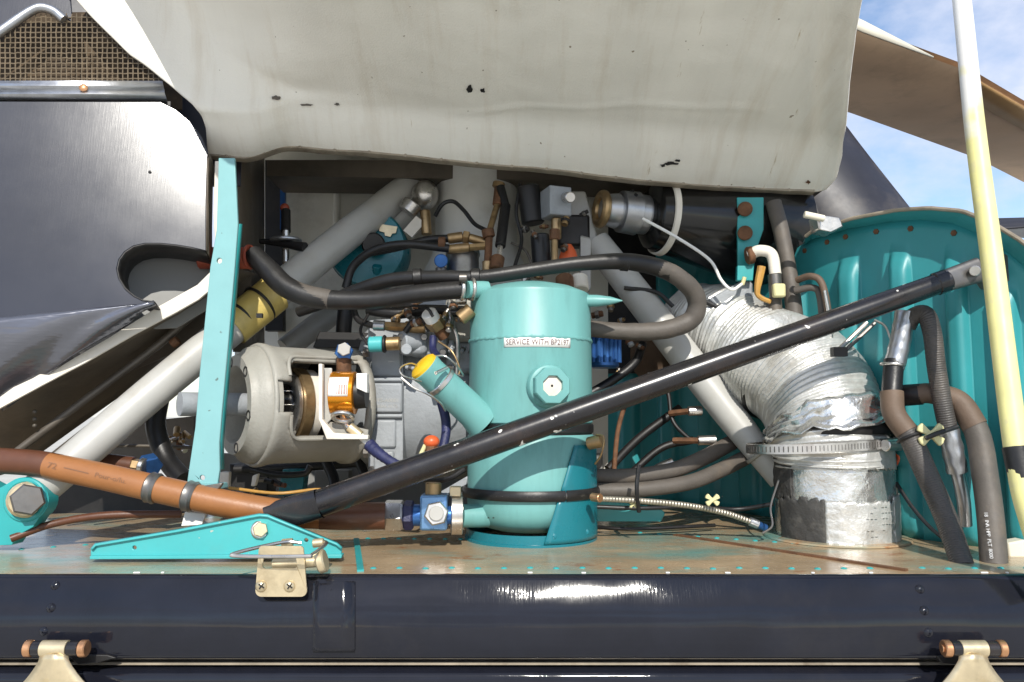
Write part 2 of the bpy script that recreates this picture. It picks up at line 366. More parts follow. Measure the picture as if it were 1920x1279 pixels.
def hose(name, label, cat, pts, w, mat, group=None, parent=None, **k):
    o = px_tube(MB(), pts, w, **k).build(name, M[mat], parent)
    if parent is None: tag(o, label, cat, group)
    return o
def cyl_px(a, b, w, n=24): return MB().cyl(P(*a), P(*b), S(w/2, (a[2]+b[2])/2), n)
def hex_px(a, b, w, rot=.2): return MB().hexn(P(*a), P(*b), S(w/2, (a[2]+b[2])/2), rot)
# ================================================================== SETTING
g = MB(); g.quadgrid([[(x, y, 0) for x in (-900, -60, -8, 8, 60, 900)] for y in (-900, -60, -8, 8, 60, 900)])
struct(g.build('ground', M['ground']))

# deck the machinery stands on
DF = .838
dk = MB()
dk.plate([(-1.4, DF+.003, ZD), (-1.4, 1.72, ZD), (1.4, 1.72, ZD), (1.4, DF+.003, ZD)], (0, 0, -.004))
deck = struct(dk.build('engine_deck', M['deck']))
for (a, b_) in (((1265, 1004), (1700, 1071)), ((668, 1012), (676, 1072))):
    def on(px, py): return PP(px, py, Vector((0, 0, ZD)), Vector((0, 0, 1)))
    A, B = on(*a), on(*b_); q = MB(); t = (B-A).normalized(); s_ = Vector((-t.y, t.x, 0))*.0035
    q.plate([A-s_, B-s_, B+s_, A+s_], (0, 0, .0022)); q.build('seam_strip', M['rust' if a[0] > 1000 else 'teal'], deck)
dome = MB().lathe((0, 0, 0), (0, 0, 1), [(0, .0042), (.0012, .0040), (.0024, .0028), (.0030, .0005)], 10, cap=False)
rv = None
def on(px, py): return PP(px, py, Vector((0, 0, ZD)), Vector((0, 0, 1)))
spots = [(x, 1066+random.uniform(-1, 1)) for x in range(700, 1930, 49)]+[(690+i*29, 1010+.2*i) for i in range(7)]+[(1200+i*36, 999+2.5*i) for i in range(12)]+[(40+i*60, 1030-i*4) for i in range(3)]
for (x, y) in spots:
    c = on(x, y)
    if rv is None:
        rv = dome.build('rivet', M['teal'], deck); rv.location = c-Vector(deck['_w'])
    else: dup(rv, c, deck)
edge = MB()
for i in range(60):                                   # chipped white sealant along the deck's front edge
    x = -.85+i*.029+random.uniform(-.006, .006); w = random.uniform(.002, .009)
    if random.random() < (.6 if x > .15 else .2): edge.box((x, DF+.0035+random.uniform(-.001, .001), ZD+.0008), w, .0022, .0012)
edge.build('sealant_chips', M['white'], deck)['kind'] = 'stuff'

# side of the fuselage below the deck: rolled upper strake, gap, lower door
def extr(prof, x0, x1, nx=2):
    mb = MB(); mb.quadgrid([[(x0+(x1-x0)*i/(nx-1), d, z) for i in range(nx)] for d, z in prof]); return mb
prof = [(DF+.05, ZD-.012), (DF+.0022, ZD-.0060), (DF+.0018, ZD-.0002), (DF-.001, ZD-.0004)]
z0 = ZD-.0004; pd = DF-.001; pz = z0
for i in range(1, 27):                                # surface angle turns from leaning back to leaning under
    f = i/26; el = R(62) if i == 1 else R(27-6*f/.4 if f < .4 else 21-30*((f-.4)/.6)**.9)
    ds_ = .0031; pd -= math.sin(el)*ds_ if i > 1 else .004; pz -= math.cos(el)*ds_ if i > 1 else .002
    prof.append((pd, pz))
zb, db = pz, pd
prof += [(db+.006, zb-.004), (db+.05, zb-.006)]
side = thing('fuselage_strake', 'dark navy glossy strake running below the deck edge', 'panel', (0, DF, ZD-.09))
sk = extr(prof, -1.4, 1.4, 2).build('skin', M['navy'], side, smooth=50)
def on_strake(px, py, lift=0):
    best = None
    c = Vector((0, 0, CZ)); r = ray(px, py)
    for (d0, a0), (d1, a1) in zip(prof, prof[1:]):
        for k in range(6):
            d = d0+(d1-d0)*k/6; z = a0+(a1-a0)*k/6; e = abs((r.z/r.y*d+CZ)-z)
            if best is None or e < best[0]-1e-5: best = (e, d, z, d1-d0, a1-a0)
    n = Vector((0, best[4], -best[3])).normalized(); n = n if n.y < 0 else -n
    return Vector((r.x/r.y*best[1], best[1], best[2]))+n*lift, n
rp = MB().lathe((0, 0, 0), (0, -1, 0), [(0, .0052), (.0012, .0050), (.0028, .0036), (.0036, .0006)], 12, cap=False); rp0 = None
for x, y in ((103, 1100), (95, 1142), (82, 1185), (622, 1112), (621, 1155), (620, 1195), (1725, 1107), (1733, 1147), (1741, 1187)):
    c, n = on_strake(x, y, .0003)
    if rp0 is None: rp0 = rp.build('rivet', M['navy'], side, smooth=60); rp0.location = c-Vector(side['_w'])
    else: dup(rp0, c, side)
lap = MB(); rows = []
for y in range(1084, 1228, 8): rows.append([on_strake(x, y, .0014)[0] for x in (588, 600, 640, 666)])
lap.quadgrid(rows); lap.build('lap_strip', M['navy'], side, solid=-.001)
# gap behind and the lower door
tz = P(960, 1243, DF).z
gap = MB(); gap.box((0, DF+.06, tz-.01), 2.8, .02, .07)
tag(gap.build('gap_frame', M['dark']), 'dark recessed frame in the gap under the navy strake', 'frame')
st = extr([(DF+.02, P(0, 1240, DF).z), (DF-.006, P(0, 1242, DF-.006).z), (DF-.008, P(0, 1247, DF-.008).z), (DF+.02, P(0, 1248, DF).z)], -1.4, 1.4)
tag(st.build('edge_strip', M['cowl_edge']), 'thin tan strip along the top edge of the lower door', 'strip')
zt = P(0, 1247, DF).z
lp = [(DF+.03, zt-.002), (DF-.004, zt-.001), (DF-.010, zt-.003), (DF-.013, zt-.007)]+[(DF-.014-.0006*i, zt-.012-.012*i) for i in range(8)]
tag(extr(lp, -1.4, 1.4).build('lower_door', M['navy'], smooth=50), 'dark navy glossy lower door along the bottom of the picture', 'door')

# two bronze door hinges
def hinge(cx, name_lab):
    h = thing('door_hinge', name_lab, 'hinge', P(cx, 1279, .79), 'bronze door hinges')
    yc, d = 1216, .795
    MB().cyl(P(cx-58, yc, d), P(cx-44, yc, d), S(15, d)).build('end_cap', M['copper'], h)
    MB().cyl(P(cx+44, yc, d), P(cx+58, yc, d), S(15, d)).build('end_cap', M['copper'], h)
    MB().cyl(P(cx-44, yc, d), P(cx-26, yc, d), S(13.5, d)).build('knuckle', M['black'], h)
    MB().cyl(P(cx+22, yc, d), P(cx+44, yc, d), S(13.5, d)).build('knuckle', M['black'], h)
    MB().cyl(P(cx-27, yc, d), P(cx+22, yc, d), S(14.5, d), 28, .05).build('centre_knuckle', M['gold'], h)
    rows = []
    for i in range(9):
        f = i/8; y = 1226+f*95; hw = 24+52*max(0, f-.05)**1.35*1.6; dd = d-.012*math.cos(f*1.2)+.004
        rows.append([P(cx-3+k*hw, y, dd+abs(k)*.006) for k in (-1, -.6, -.2, 0, .2, .6, 1)])
    mb = MB(); mb.quadgrid(rows); mb.build('leaf', M['gold'], h, solid=-.0025, smooth=50)
    MB().cyl(P(cx-58, yc, d), P(cx-61, yc, d), S(7, d)).build('pin_head', M['copper'], h)
    for (ox, oy) in ((-40, 1290), (40, 1290)):
        MB().sphere(P(cx+ox, oy, d-.012), S(8, d), 12, 6, (1, .5, 1)).build('screw', M['steel'], h)
    blk = MB(); blk.pplate([(cx+20, 1228), (cx+95, 1228), (cx+112, 1234), (cx+78, 1243), (cx+40, 1247)] if cx < 900 else [(cx-20, 1228), (cx-70, 1230), (cx-60, 1244), (cx-30, 1247)], d+.02, .01)
    blk.build('hinge_block', M['dark'], h, bevel=.001)
hinge(106, 'bronze door hinge at the lower left beside the riveted joint')
hinge(1826, 'bronze door hinge at the lower right under the three dull rivets')

# cowl latch: plate with a window, two screws, wire bail and roller
lt = thing('cowl_latch', 'gold plated latch plate with two cross screws and wire bail on the strake', 'latch', P(522, 1120, .81))
dl = .812
def rr(x0, y0, x1, y1, r, taper=0):
    o = []
    for cx, cy, a0 in ((x1-r, y0+r, -90), (x1-r+taper, y1-r*1.6, 0), (x0+r-taper, y1-r*1.6, 90), (x0+r, y0+r, 180)):
        k = 1.6 if cy > (y0+y1)/2 else 1
        for i in range(6): a = R(a0+i*18); o.append((cx+r*k*math.cos(a), cy+r*k*math.sin(a)))
    return o
pl = MB(); pl.pplate(rr(485, 1024, 569, 1119, 7, 2), lambda x, y: dl-.004 if y < 1062 else dl, .0025, [rr(494, 1043, 555, 1066, 4)])
plate_o = pl.build('latch_plate', M['gold'], lt, bevel=.0006)
for sx in (490, 543):
    s_ = MB(); s_.lathe(P(sx, 1099, dl+.0005), (0, -1, 0), [(0, S(11, dl)), (.0015, S(10.5, dl)), (.0035, S(7, dl)), (.0042, S(1, dl))], 20, cap=False)
    so = s_.build('screw', M['gold'], lt)
    c = P(sx, 1099, dl-.0042); x_ = MB(); x_.box(c, S(12, dl), .001, S(2.4, dl), Matrix.Rotation(.6, 3, 'Y')); x_.box(c-Vector((0, .0002, 0)), S(12, dl), .001, S(2.4, dl), Matrix.Rotation(.6+math.pi/2, 3, 'Y'))
    x_.build('cross_slot', M['dark'], so)
MB().cyl(P(512, 1058, dl+.014), P(598, 1052, dl+.014), S(11, dl)).build('roller', M['gold'], lt)
MB().cyl(P(596, 1054, dl+.012), P(611, 1050, dl+.012), S(22, dl)).build('roller_boss', M['gold'], lt)
w = MB(); px_tube(w, [(565, 1018, .85), (530, 1017, .845), (442, 1037, .80), (450, 1043, .795), (570, 1043, .79), (585, 1040, .80), (612, 1018, .85), (590, 1016, .856)], 7, 8, 6)
w.build('wire_bail', M['steel'], lt)
for cx in (538, 596): cyl_px((cx-9, 1019, .853), (cx+11, 1017, .853), 16).build('bail_clip', M['gold'], lt)

# teal foot bracket with bolt
fb = thing('foot_bracket', 'bright teal gusset bracket on the deck holding the foot of the black strut', 'bracket', on(430, 1046))
db_ = .905
out = [(170, 1046), (170, 1030), (178, 1021), (330, 995), (470, 968), (486, 965), (502, 966), (516, 972), (632, 1019), (641, 1027), (639, 1043)]
MB().pplate(out, db_, .004, [[(252+4*math.cos(a), 1027+4*math.sin(a)) for a in [i*math.pi/5 for i in range(10)]][::-1], [(574+4*math.cos(a), 1013+4*math.sin(a)) for a in [i*math.pi/5 for i in range(10)]][::-1]]).build('web', M['teal_lt'], fb, bevel=.0006)
rows = []
for x, y in out[1:-1]: rows.append([P(x, y, db_-.004), P(x, y-1.5, db_+.004), P(x, y-3, db_+.016)])
fl = MB(); fl.quadgrid(rows); fl.build('flange', M['teal_lt'], fb, solid=.0022)
MB().hexn(P(488, 993, db_-.0075), P(488, 993, db_), S(14, db_), .3).build('hex_bolt', M['gold'], fb)
MB().cyl(P(488, 993, db_-.0012), P(488, 993, db_+.03), S(17, db_)).build('washer', M['steel'], fb)
fl = MB(); fl.pplate([(168, 1043), (641, 1040), (640, 1047), (168, 1049)], db_-.006, .012); fl.build('base_flange', M['teal_lt'], fb, bevel=.0006)

# black prop strut
bs = thing('prop_strut', 'long black chipped strut slanting up across the whole bay', 'strut', P(530, 980, .93))
a, b_ = P(600, 944, .93), P(1756, 533, .957)
cl = [P(600, 944, .93).lerp(P(1756, 533, .957), i/40) for i in range(41)]
MB().tube(cl, [S(26, .93), S(25, .94), S(24, .95), S(23.5, .95), S(22, .955), S(20, .957)], 24, raw=True).build('tube', M['black'], bs)
rows = []
for i in range(9):                              # flattened foot
    f = i/8; c = P(500, 972, .925).lerp(a, f); hw = S(25+f*6-4*(f < .2)-9*max(0, f-.6), .93); th = S(9+f*f*17, .93)
    t = (b_-a).normalized(); u = Vector((0, 0, 1)); u = (u-t*u.dot(t)).normalized(); v = t.cross(u)
    rows.append([c+u*hw*math.copysign(abs(math.cos(q))**.6, math.cos(q))+v*th*math.copysign(abs(math.sin(q))**.6, math.sin(q)) for q in [k*math.pi/10 for k in range(20)]])
ft = MB(); ft.quadgrid(rows, True); ft.face(range(20)); ft.build('flattened_foot', M['black'], bs, smooth=50)
MB().cyl(P(1752, 534, .957), P(1778, 525, .957), S(22, .957)).build('collar', M['black'], bs)
rows = []
for i in range(6):
    f = i/5; c = P(1772, 527, .957).lerp(P(1836, 506, .96), f); hw = S(21+3*f, .957); th = S(17-5*f, .957)
    rows.append([c+u*hw*math.copysign(abs(math.cos(q))**.5, math.cos(q))+v*th*math.copysign(abs(math.sin(q))**.5, math.sin(q)) for q in [k*math.pi/10 for k in range(20)]])
ft = MB(); ft.quadgrid(rows, True); ft.face(range(20)); ft.face(range(len(ft.V)-20, len(ft.V))); ft.build('clevis', M['steel_dark'], bs, smooth=50)
MB().cyl(P(1828, 508, .94), P(1828, 508, .985), S(10, .95)).build('clevis_pin', M['steel'], bs)
for dx in (-8, 8): pass
lug = thing('strut_lug', 'dark steel lug behind the pole taking the upper end of the black strut', 'bracket', P(1880, 510, .975))
MB().pplate([(1838, 486), (1868, 470), (1895, 480), (1905, 520), (1890, 545), (1850, 540), (1836, 522)], .965, .014).build('lug_plate', M['steel_dark'], lug, bevel=.002)
MB().hexn(P(1868, 506, .958), P(1868, 506, .966), S(12, .96)).build('bolt', M['rust'], lug)

# open cowl seen from below
n_el, n_az = R(7.5), R(13.5)                              # how the polished side panel at the left is turned
NP = Vector((math.sin(n_az)*math.cos(n_el), -math.cos(n_az)*math.cos(n_el), math.sin(n_el))); OP = P(350, 260, 1.03)
O0 = P(960, 345, 1.15); BETA = R(19); NC = Vector((0, math.sin(BETA), math.cos(BETA)))   # plane rising towards the viewer
def edge_l(t): return interp([(0, (392, 293)), (.06, (382, 262)), (.14, (352, 226)), (.24, (300, 185)), (.34, (235, 138)), (.5, (150, 55)), (.62, (95, 0)), (.8, (10, -110)), (1, (-90, -300))], t)
def edge_r(t): return interp([(0, (1530, 385)), (.012, (1553, 382)), (.03, (1575, 366)), (.06, (1588, 335)), (.1, (1592, 300)), (.24, (1600, 200)), (.4, (1613, 110)), (.62, (1634, 0)), (.8, (1668, -150)), (1, (1720, -420))], t)
def edge_b(s): return interp([(0, (392, 293)), (.27, (700, 315)), (.53, (1000, 344)), (.8, (1300, 374)), (.93, (1450, 384)), (1, (1530, 385))], s)
def interp(tab, t):
    for (t0, a), (t1, b) in zip(tab, tab[1:]):
        if t <= t1:
            f = (t-t0)/(t1-t0); return (a[0]+(b[0]-a[0])*f, a[1]+(b[1]-a[1])*f)
    return tab[-1][1]
def sm(a, b, x): x = max(0, min(1, (x-a)/(b-a))); return x*x*(3-2*x)
NS, NT = 120, 90
ts = [(i/NT)**1.5 for i in range(NT+1)]
def pxy(c): q = PP(c[0], c[1], O0, NC); return (q.x, q.y)
TL = [(t_, pxy(edge_l(t_))) for t_ in (0, .06, .14, .24, .34, .5, .62)]+[(1, (-.30, .64))]
TR = [(t_, pxy(edge_r(t_))) for t_ in (0, .012, .03, .06, .1, .24, .4, .62)]+[(1, (.22, .40))]
TBm = [(s_, pxy(edge_b(s_))) for s_ in (0, .27, .53, .8, .93, 1)]
def cowl_pt(s, t):
    l, r = interp(TL, t), interp(TR, t); bl, br = TL[0][1], TR[0][1]; bb = interp(TBm, s)
    X_ = l[0]+(r[0]-l[0])*s; Y_ = l[1]+(r[1]-l[1])*s; k = (1-t)**6
    X_ += (bb[0]-(bl[0]+(br[0]-bl[0])*s))*k; Y_ += (bb[1]-(bl[1]+(br[1]-bl[1])*s))*k
    p = Vector((X_, Y_, O0.z-(Y_-O0.y)*math.tan(BETA)))
    x = 960+F*X_/Y_; y = 780-F*(p.z-CZ)/Y_
    L = s*1.0; Rr = (1-s)*1.0
    h = .030*sm(0, .10, t)+(.02*sm(0, .035, Rr+.002)-.02)*sm(.02, .15, t)        # shell hollow above its rim
    h += .024*sm(.055, .13, L-.03*math.sin(t*9))                # step along the left rim
    h -= .020*math.exp(-((L-.17)/.07)**2)*sm(.12, .3, t)        # bulge where the skin turns to the sun
    h -= .006*math.exp(-((Rr-.052)/.006)**2)*sm(.05, .1, t)     # pressed line near the right edge
    h += .0035*noise.noise(Vector((s*6, t*5, 2.2)))+.0012*noise.noise(Vector((s*22, t*18, .3)))
    yy = y-(262+18*math.sin(x*.004)+3*math.sin(x*.03)); h -= .0022*math.exp(-(yy/4)**2)*sm(780, 900, x)*sm(1500, 1400, x)   # crack in the paint
    p = p+NC*h; cc = Vector((0, 0, CZ)); v_ = p-cc; kp = ((OP+NP*(.014)-cc).dot(NP)/v_.dot(NP)); w_ = (1-sm(.05, .34, s))*(1-sm(.66, .95, t))*sm(0, .16, t); return cc+v_*(1+(kp-1)*w_)   # left end stands close to the side panel
ck = thing('open_cowl', 'big pale grey engine cowl propped open, its stained underside overhead', 'cowl', P(960, 330, 1.15))
mb = MB(); mb.quadgrid([[cowl_pt(i/NS, t) for i in range(NS+1)] for t in ts])
mb.build('shell', M['cowl'], ck, smooth=70, solid=-.004)
rows = []
for i in range(0, NS+1):                                  # metal lip along the lower edge
    p = cowl_pt(i/NS, 0); rows.append([p+Vector((0, -.004, .0045)), p+Vector((0, -.0052, -.0005)), p+Vector((0, .004, -.0035)), p+Vector((0, .02, .003))])
mb = MB(); mb.quadgrid(rows); mb.build('edge_lip', M['cowl_edge'], ck, smooth=60)
r0 = None
for i in range(17):
    c = cowl_pt(.03+i*.058, 0)+Vector((0, -.0055, .001))
    if r0 is None:
        r0 = MB().lathe((0, 0, 0), (0, -1, 0), [(0, .0026), (.001, .0024), (.0018, .0004)], 10, cap=False).build('rivet', M['cowl_edge'], ck); r0.location = c-Vector(ck['_w'])
    else: dup(r0, c, ck)
def mark(x, y, w, h, name, mat, seed):
    rnd = random.Random(seed); pts = []
    for k in range(11):
        a = 2*math.pi*k/11; q = rnd.uniform(.6, 1.1); pts.append(PP(x+w*q*math.cos(a), y+h*q*math.sin(a), O0, NC))
    # seat the mark on the shell
    return pts
# dents and paint chips on the shell, found on its surface by a nearest search
from mathutils.bvhtree import BVHTree
gv = [cowl_pt(i/NS, t) for t in ts for i in range(NS+1)]; gtree = BVHTree.FromPolygons(gv, [(i*(NS+1)+j, i*(NS+1)+j+1, (i+1)*(NS+1)+j+1, (i+1)*(NS+1)+j) for i in range(NT) for j in range(NS)])
def seat(x, y):
    c0 = Vector((0, 0, CZ)); r = ray(x, y).normalized(); hit = gtree.ray_cast(c0, r)[0]
    return hit-r*.0025 if hit else None
for k, (x, y, w, h) in enumerate([(880, 168, 6, 9), (905, 170, 5, 5), (1258, 307, 13, 4), (1243, 311, 6, 3), (1272, 302, 6, 3), (188, 51, 12, 8), (517, 184, 9, 5), (575, 197, 18, 2.5), (632, 196, 5, 3), (1516, 342, 5, 4), (1556, 352, 5, 4), (128, 5, 9, 5)]):
    rnd = random.Random(k)
    pts = [seat(x+w*q*math.cos(a), y+h*q*math.sin(a)) for a, q in [(2*math.pi*j/12, rnd.uniform(.45, 1.15)) for j in range(12)]]
    if None in pts: continue
    q = MB(); q.plate(pts, (0, .0008, .0008)); q.build('paint_chip', M['rust' if k > 8 else 'grub' if k in (6, 7, 8) else 'dark'], ck)

# roof skin of the fuselage running back from the cowl's hinge line
rows = []
for i in range(41):
    x, y = edge_b(i/40); rows.append([cowl_pt(i/40, 0)+Vector((0, -.004, .004))]+[P(x+(1-i/40)*-40*(k > 0), y-34-6*k, d) for k, d in enumerate((1.3, 1.5, 1.75))])
mb = MB(); mb.quadgrid(rows); tag(mb.build('roof_skin', M['wall'], solid=-.004), 'dark roof skin behind the hinge line of the cowl', 'roof')
# hinge fitting of the cowl at its right corner
hf = thing('cowl_hinge_fitting', 'small bright metal hinge fitting under the right corner of the cowl', 'hinge', P(1560, 440, 1.12))
MB().pplate([(1530, 402), (1575, 408), (1582, 425), (1560, 436), (1535, 430)], 1.1, .03).build('fitting_plate', M['steel'], hf, bevel=.002)
cyl_px((1508, 402, 1.09), (1545, 410, 1.09), 13).build('pin', M['cream_p'], hf)
# prop pole for the cowl
pp = thing('cowl_pole', 'worn yellow and white pole standing at the right edge of the picture', 'pole', P(1925, 960, .80))
px_tube(MB(), [(1740, -560, .98), (1797, -60, .92), (1828, 240, .88), (1862, 500, .85), (1907, 850, .81), (1938, 985, .80), (1985, 1108, .794)], [27, 31, 34, 37, 41, 43, 44], 20).build('tube', M['pole'], pp)
px_tube(MB(), [(1905, 838, .811), (1917, 897, .806)], 47, 20).build('tape_collar', M['rubber'], pp)

# fairing, tail and rotor blade
tag(px_tube(MB(), [(1330, 135, 1.62), (1469, 343, 1.57), (1584, 500, 1.53), (1640, 580, 1.5)], [280, 290, 300, 305], 40).build('tail_fairing', M['navy_dull']), 'dark navy fairing rising behind the right corner of the cowl', 'fairing')
tb = MB(); rows = []
for i in range(13):
    a = math.pi*i/12; rows.append([Vector((1.15-.55*math.cos(a)*1.2, d, P(1800, 407+18*(d > 2), d).z-.25+.25*max(0, math.sin(a))**.5)) for d in (1.30, 1.7, 2.4)])
tb.quadgrid(rows); tag(tb.build('tail_boom', M['navy_dull'], solid=.004), 'dark grey tail boom top seen over the teal bulkhead', 'fuselage')
ZB = CZ+.75; NB = Vector((0, 0, 1)); OB = Vector((0, 0, ZB))
near = [PP(x, y, OB, NB) for x, y in ((1330, -62), (1618, 62), (1800, 128), (1920, 198), (2010, 255), (2350, 440))]
far = [PP(x, y, OB, NB) for x, y in ((1330, 128), (1598, 213), (1830, 296), (1920, 342), (2010, 385), (2350, 540))]
bl = thing('rotor_blade', 'tan brown rotor blade crossing the sky at the upper right', 'rotor blade', near[1])
rows = []
for k in range(9):
    f = [0, .03, .12, .3, .5, .7, .85, .95, 1][k]; rows.append([n.lerp(q, f)+Vector((0, 0, -.012*math.sin(math.pi*f**.6))) for n, q in zip(near, far)])
for k in range(8, -1, -1):
    f = [0, .03, .12, .3, .5, .7, .85, .95, 1][k]; rows.append([n.lerp(q, f)+Vector((0, 0, .003+.010*(1-f)**.7)) for n, q in zip(near, far)])
mb = MB(); mb.quadgrid(rows); mb.build('blade_skin', M['blade'], bl, smooth=40)
e = MB(); e.quadgrid([[n.lerp(q, f)+Vector((0, 0, -.003-.012*math.sin(math.pi*f**.6))) for n, q in zip(near[2:], far[2:])] for f in (0, .03, .1, .2)]); e.build('erosion_strip', M['blade_e'], bl, solid=-.002)
e = MB(); e.quadgrid([[n+Vector((0, -.004, h*k_)) for n, k_ in zip((near[0], near[1], near[1].lerp(near[2], .7)), (1, 1, .1))] for h in (.0, .012, .024)]); e.build('leading_edge', M['cream_p'], bl, solid=-.003)
# ================================================================== LEFT SIDE
def pn(x, y, back=0): return PP(x, y, OP, NP)-NP*back
sp = thing('polished_side_panel', 'scratched dark polished fuselage panel with a keyhole cutout at the left', 'panel', pn(150, 700))
notch = [(386, 470), (360, 464), (330, 459), (300, 456), (272, 456), (250, 461), (233, 472), (222, 487), (218, 505), (222, 523), (233, 541), (250, 556), (268, 565), (290, 568)]
out = [(-40, 190), (300, 191), (330, 206), (356, 228), (378, 256), (390, 285), (388, 300), (386, 400)]+notch+[(180, 578), (80, 588), (-40, 600)]
q = MB(); q.plate([pn(x, y) for x, y in out], -NP*.004); q.build('skin', M['mirror'], sp, smooth=20, bevel=.0006)
rows = [[pn(x, y), pn(x, y, .028), pn(x, y, .055)] for x, y in notch]
q = MB(); q.quadgrid(rows); q.build('cutout_return', M['dark'], sp, solid=.002)
q = MB(); rows = []
for i in range(25):
    f = i/24; x = -40+330*f; yt = 600-32*f; yb = 752-184*f**1.0
    rows.append([pn(x, yt+(yb-yt)*g_, .07*(yb-yt)/155*g_**2.2+.006*g_*math.sin(f*9+g_*7)) for g_ in [k/12 for k in range(13)]])
q.quadgrid(rows); q.build('rolled_lower_edge', M['fold'], sp, smooth=80, solid=.003)
tagc = MB().sphere(pn(281, 323, -.0005), .0022, 10, 6, (1, .4, 1)); tagc.build('screw', M['dark'], sp)
rows = [[pn(x, y), pn(x, y, .02), pn(x, y, .05)] for x, y in ((392, 290), (388, 300), (386, 400), (386, 470))]
q = MB(); q.quadgrid(rows); q.build('edge_return', M['shell'], sp, solid=.002)
q = MB(); px_tube(q, [(392, 300, 1.05), (382, 400, 1.05), (380, 478, 1.05)], 14, 10); q.build('edge_seal', M['pipe_d'], sp)
gp = MB(); gp.plate([pn(x, y, .075) for x, y in ((190, 430), (425, 430), (402, 535), (312, 588), (268, 590), (190, 560))], -NP*.004)
tag(gp.build('inner_panel', M['deepgrey']), 'plain dim grey panel seen through the keyhole cutout', 'panel')
q = MB(); q.plate([pn(x, y, .085) for x, y in ((-80, -120), (460, -120), (440, 300), (-80, 300))], -NP*.004); q.build('backing_skin', M['navy_dull'], sp)
# rail above the panel
rl = MB(); prof_r = [(152, .0), (156, -.006), (166, -.007), (170, -.003), (174, -.006), (182, -.008), (186, -.004), (188, .004)]
rl.quadgrid([[pn(x, y, o) for x in (-40, 130, 305+(y-152)*.2)] for y, o in prof_r])
rt = thing('grille_rail', 'bare aluminium rail running under the wire grille', 'rail', pn(150, 188))
rl.build('rail', M['alu'], rt, solid=.003)
MB().lathe(pn(160, 171, -.008), NP, [(0, S(8, 1)), (.0015, S(8, 1)), (.003, S(4, 1)), (.0032, 0.0003)], 14, cap=False).build('screw', M['copper'], rt)
q = MB(); q.plate([pn(x, y, .006) for x, y in ((-40, 184), (318, 186), (318, 194), (-40, 194))], -NP*.004); q.build('shadow_gap_strip', M['dark'], rt)  # black strip painted in as the shade under the rail
# wire grille
gr = thing('wire_grille', 'air intake grille of fine wire mesh at the upper left', 'grille', pn(120, 150))
inside = lambda x, y: y < 150 and y > 26 and y > 74-.66*x+max(0, x-70)*.66 and x < 325
mesh = MB(); stp = 9.6; rnd = random.Random(3)
for i in range(-3, 35):
    x = i*stp; ys = [y for y in range(20, 153, 6) if inside(x, y)]
    if len(ys) > 1: mesh.tube([pn(x+rnd.uniform(-.5, .5), y, .0008*math.sin(y/stp*math.pi+i*math.pi)) for y in (ys[0]-6, *ys[1:-1:2], 153)], S(1.15, 1), 5, raw=True)
for j in range(3, 17):
    y = j*stp-6; xs = [x for x in range(-30, 330, 8) if inside(x, y)]
    if len(xs) > 1: mesh.tube([pn(x, y+rnd.uniform(-.4, .4), -.0008*math.sin(x/stp*math.pi+j*math.pi)) for x in xs], S(1.15, 1), 5, raw=True)
mesh.build('wire_mesh', M['wire'], gr)
q = MB(); q.plate([pn(x, y, .05) for x, y in ((-60, -20), (330, -20), (330, 170), (-60, 170))], -NP*.004); q.build('filter_backing', M['nest'], gr)
q = MB(); q.tube([pn(x, y, -.004) for x, y in ((-45, 96), (10, 58), (55, 27), (78, 18), (102, 24), (122, 40))], S(9, 1), 12, 8); q.build('frame', M['alu'], gr)
q = MB(); q.plate([pn(x, y, .002) for x, y in ((-45, -30), (130, -30), (135, 40), (104, 20), (78, 12), (50, 20), (0, 55), (-45, 86))], -NP*.004); q.build('frame_plate', M['mirror'], gr, bevel=.001)

# fairing shell edge running behind the teal post
fs = thing('shell_rim', 'cream edged brown fairing shell curving down to the lower left', 'fairing', P(200, 720, 1.0))
fl_out = [(403, 302), (438, 302), (446, 420), (446, 500), (420, 522), (372, 562), (330, 586), (250, 628), (160, 680), (80, 722), (-30, 782), (-30, 752), (60, 710), (140, 664), (230, 617), (300, 573), (370, 534), (394, 510), (404, 470), (400, 400)]
MB().pplate(fl_out, lambda x, y: .985+.055*sm(0, 400, x), .004).build('rim_flange', M['cream'], fs, bevel=.0005)
rows = []
for (x0, y0), (x1, y1) in zip([(-40, 765), (60, 718), (160, 670), (250, 622), (330, 580), (380, 548), (440, 500)], [(-40, 900), (30, 880), (140, 800), (260, 715), (360, 630), (420, 580), (500, 520)]):
    rows.append([P(x0+(x1-x0)*f, y0+(y1-y0)*f, 1.0+.04*sm(0, 400, x0)+.16*f**.7) for f in [k/8 for k in range(9)]])
q = MB(); q.quadgrid(rows); q.build('shell_lining', M['shell'], fs, smooth=80, solid=.003)
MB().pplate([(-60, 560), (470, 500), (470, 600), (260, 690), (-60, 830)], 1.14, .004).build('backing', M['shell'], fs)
for y in (772, 786, 798): MB().sphere(P(65, y, 1.035), .0028, 10, 6).build('rivet', M['pipe_d'], fs)
hose('drain_pipe', 'thin dull brown pipe along the shell lining, the upper of two', 'pipe', [(30, 848, 1.04), (150, 757, 1.06), (290, 652, 1.09), (345, 605, 1.10), (400, 560, 1.12)], 15, 'pipe_d')
hose('drain_pipe', 'thin dull brown pipe just above the thick grey tube', 'pipe', [(95, 858, 1.06), (200, 775, 1.08), (310, 680, 1.10), (400, 608, 1.12)], 13, 'pipe_d')
MB_cl = cyl_px((322, 646, 1.09), (334, 637, 1.09), 18); tag(MB_cl.build('pipe_clip', M['rust']), 'small brown rubber clip between the two thin pipes', 'clip')

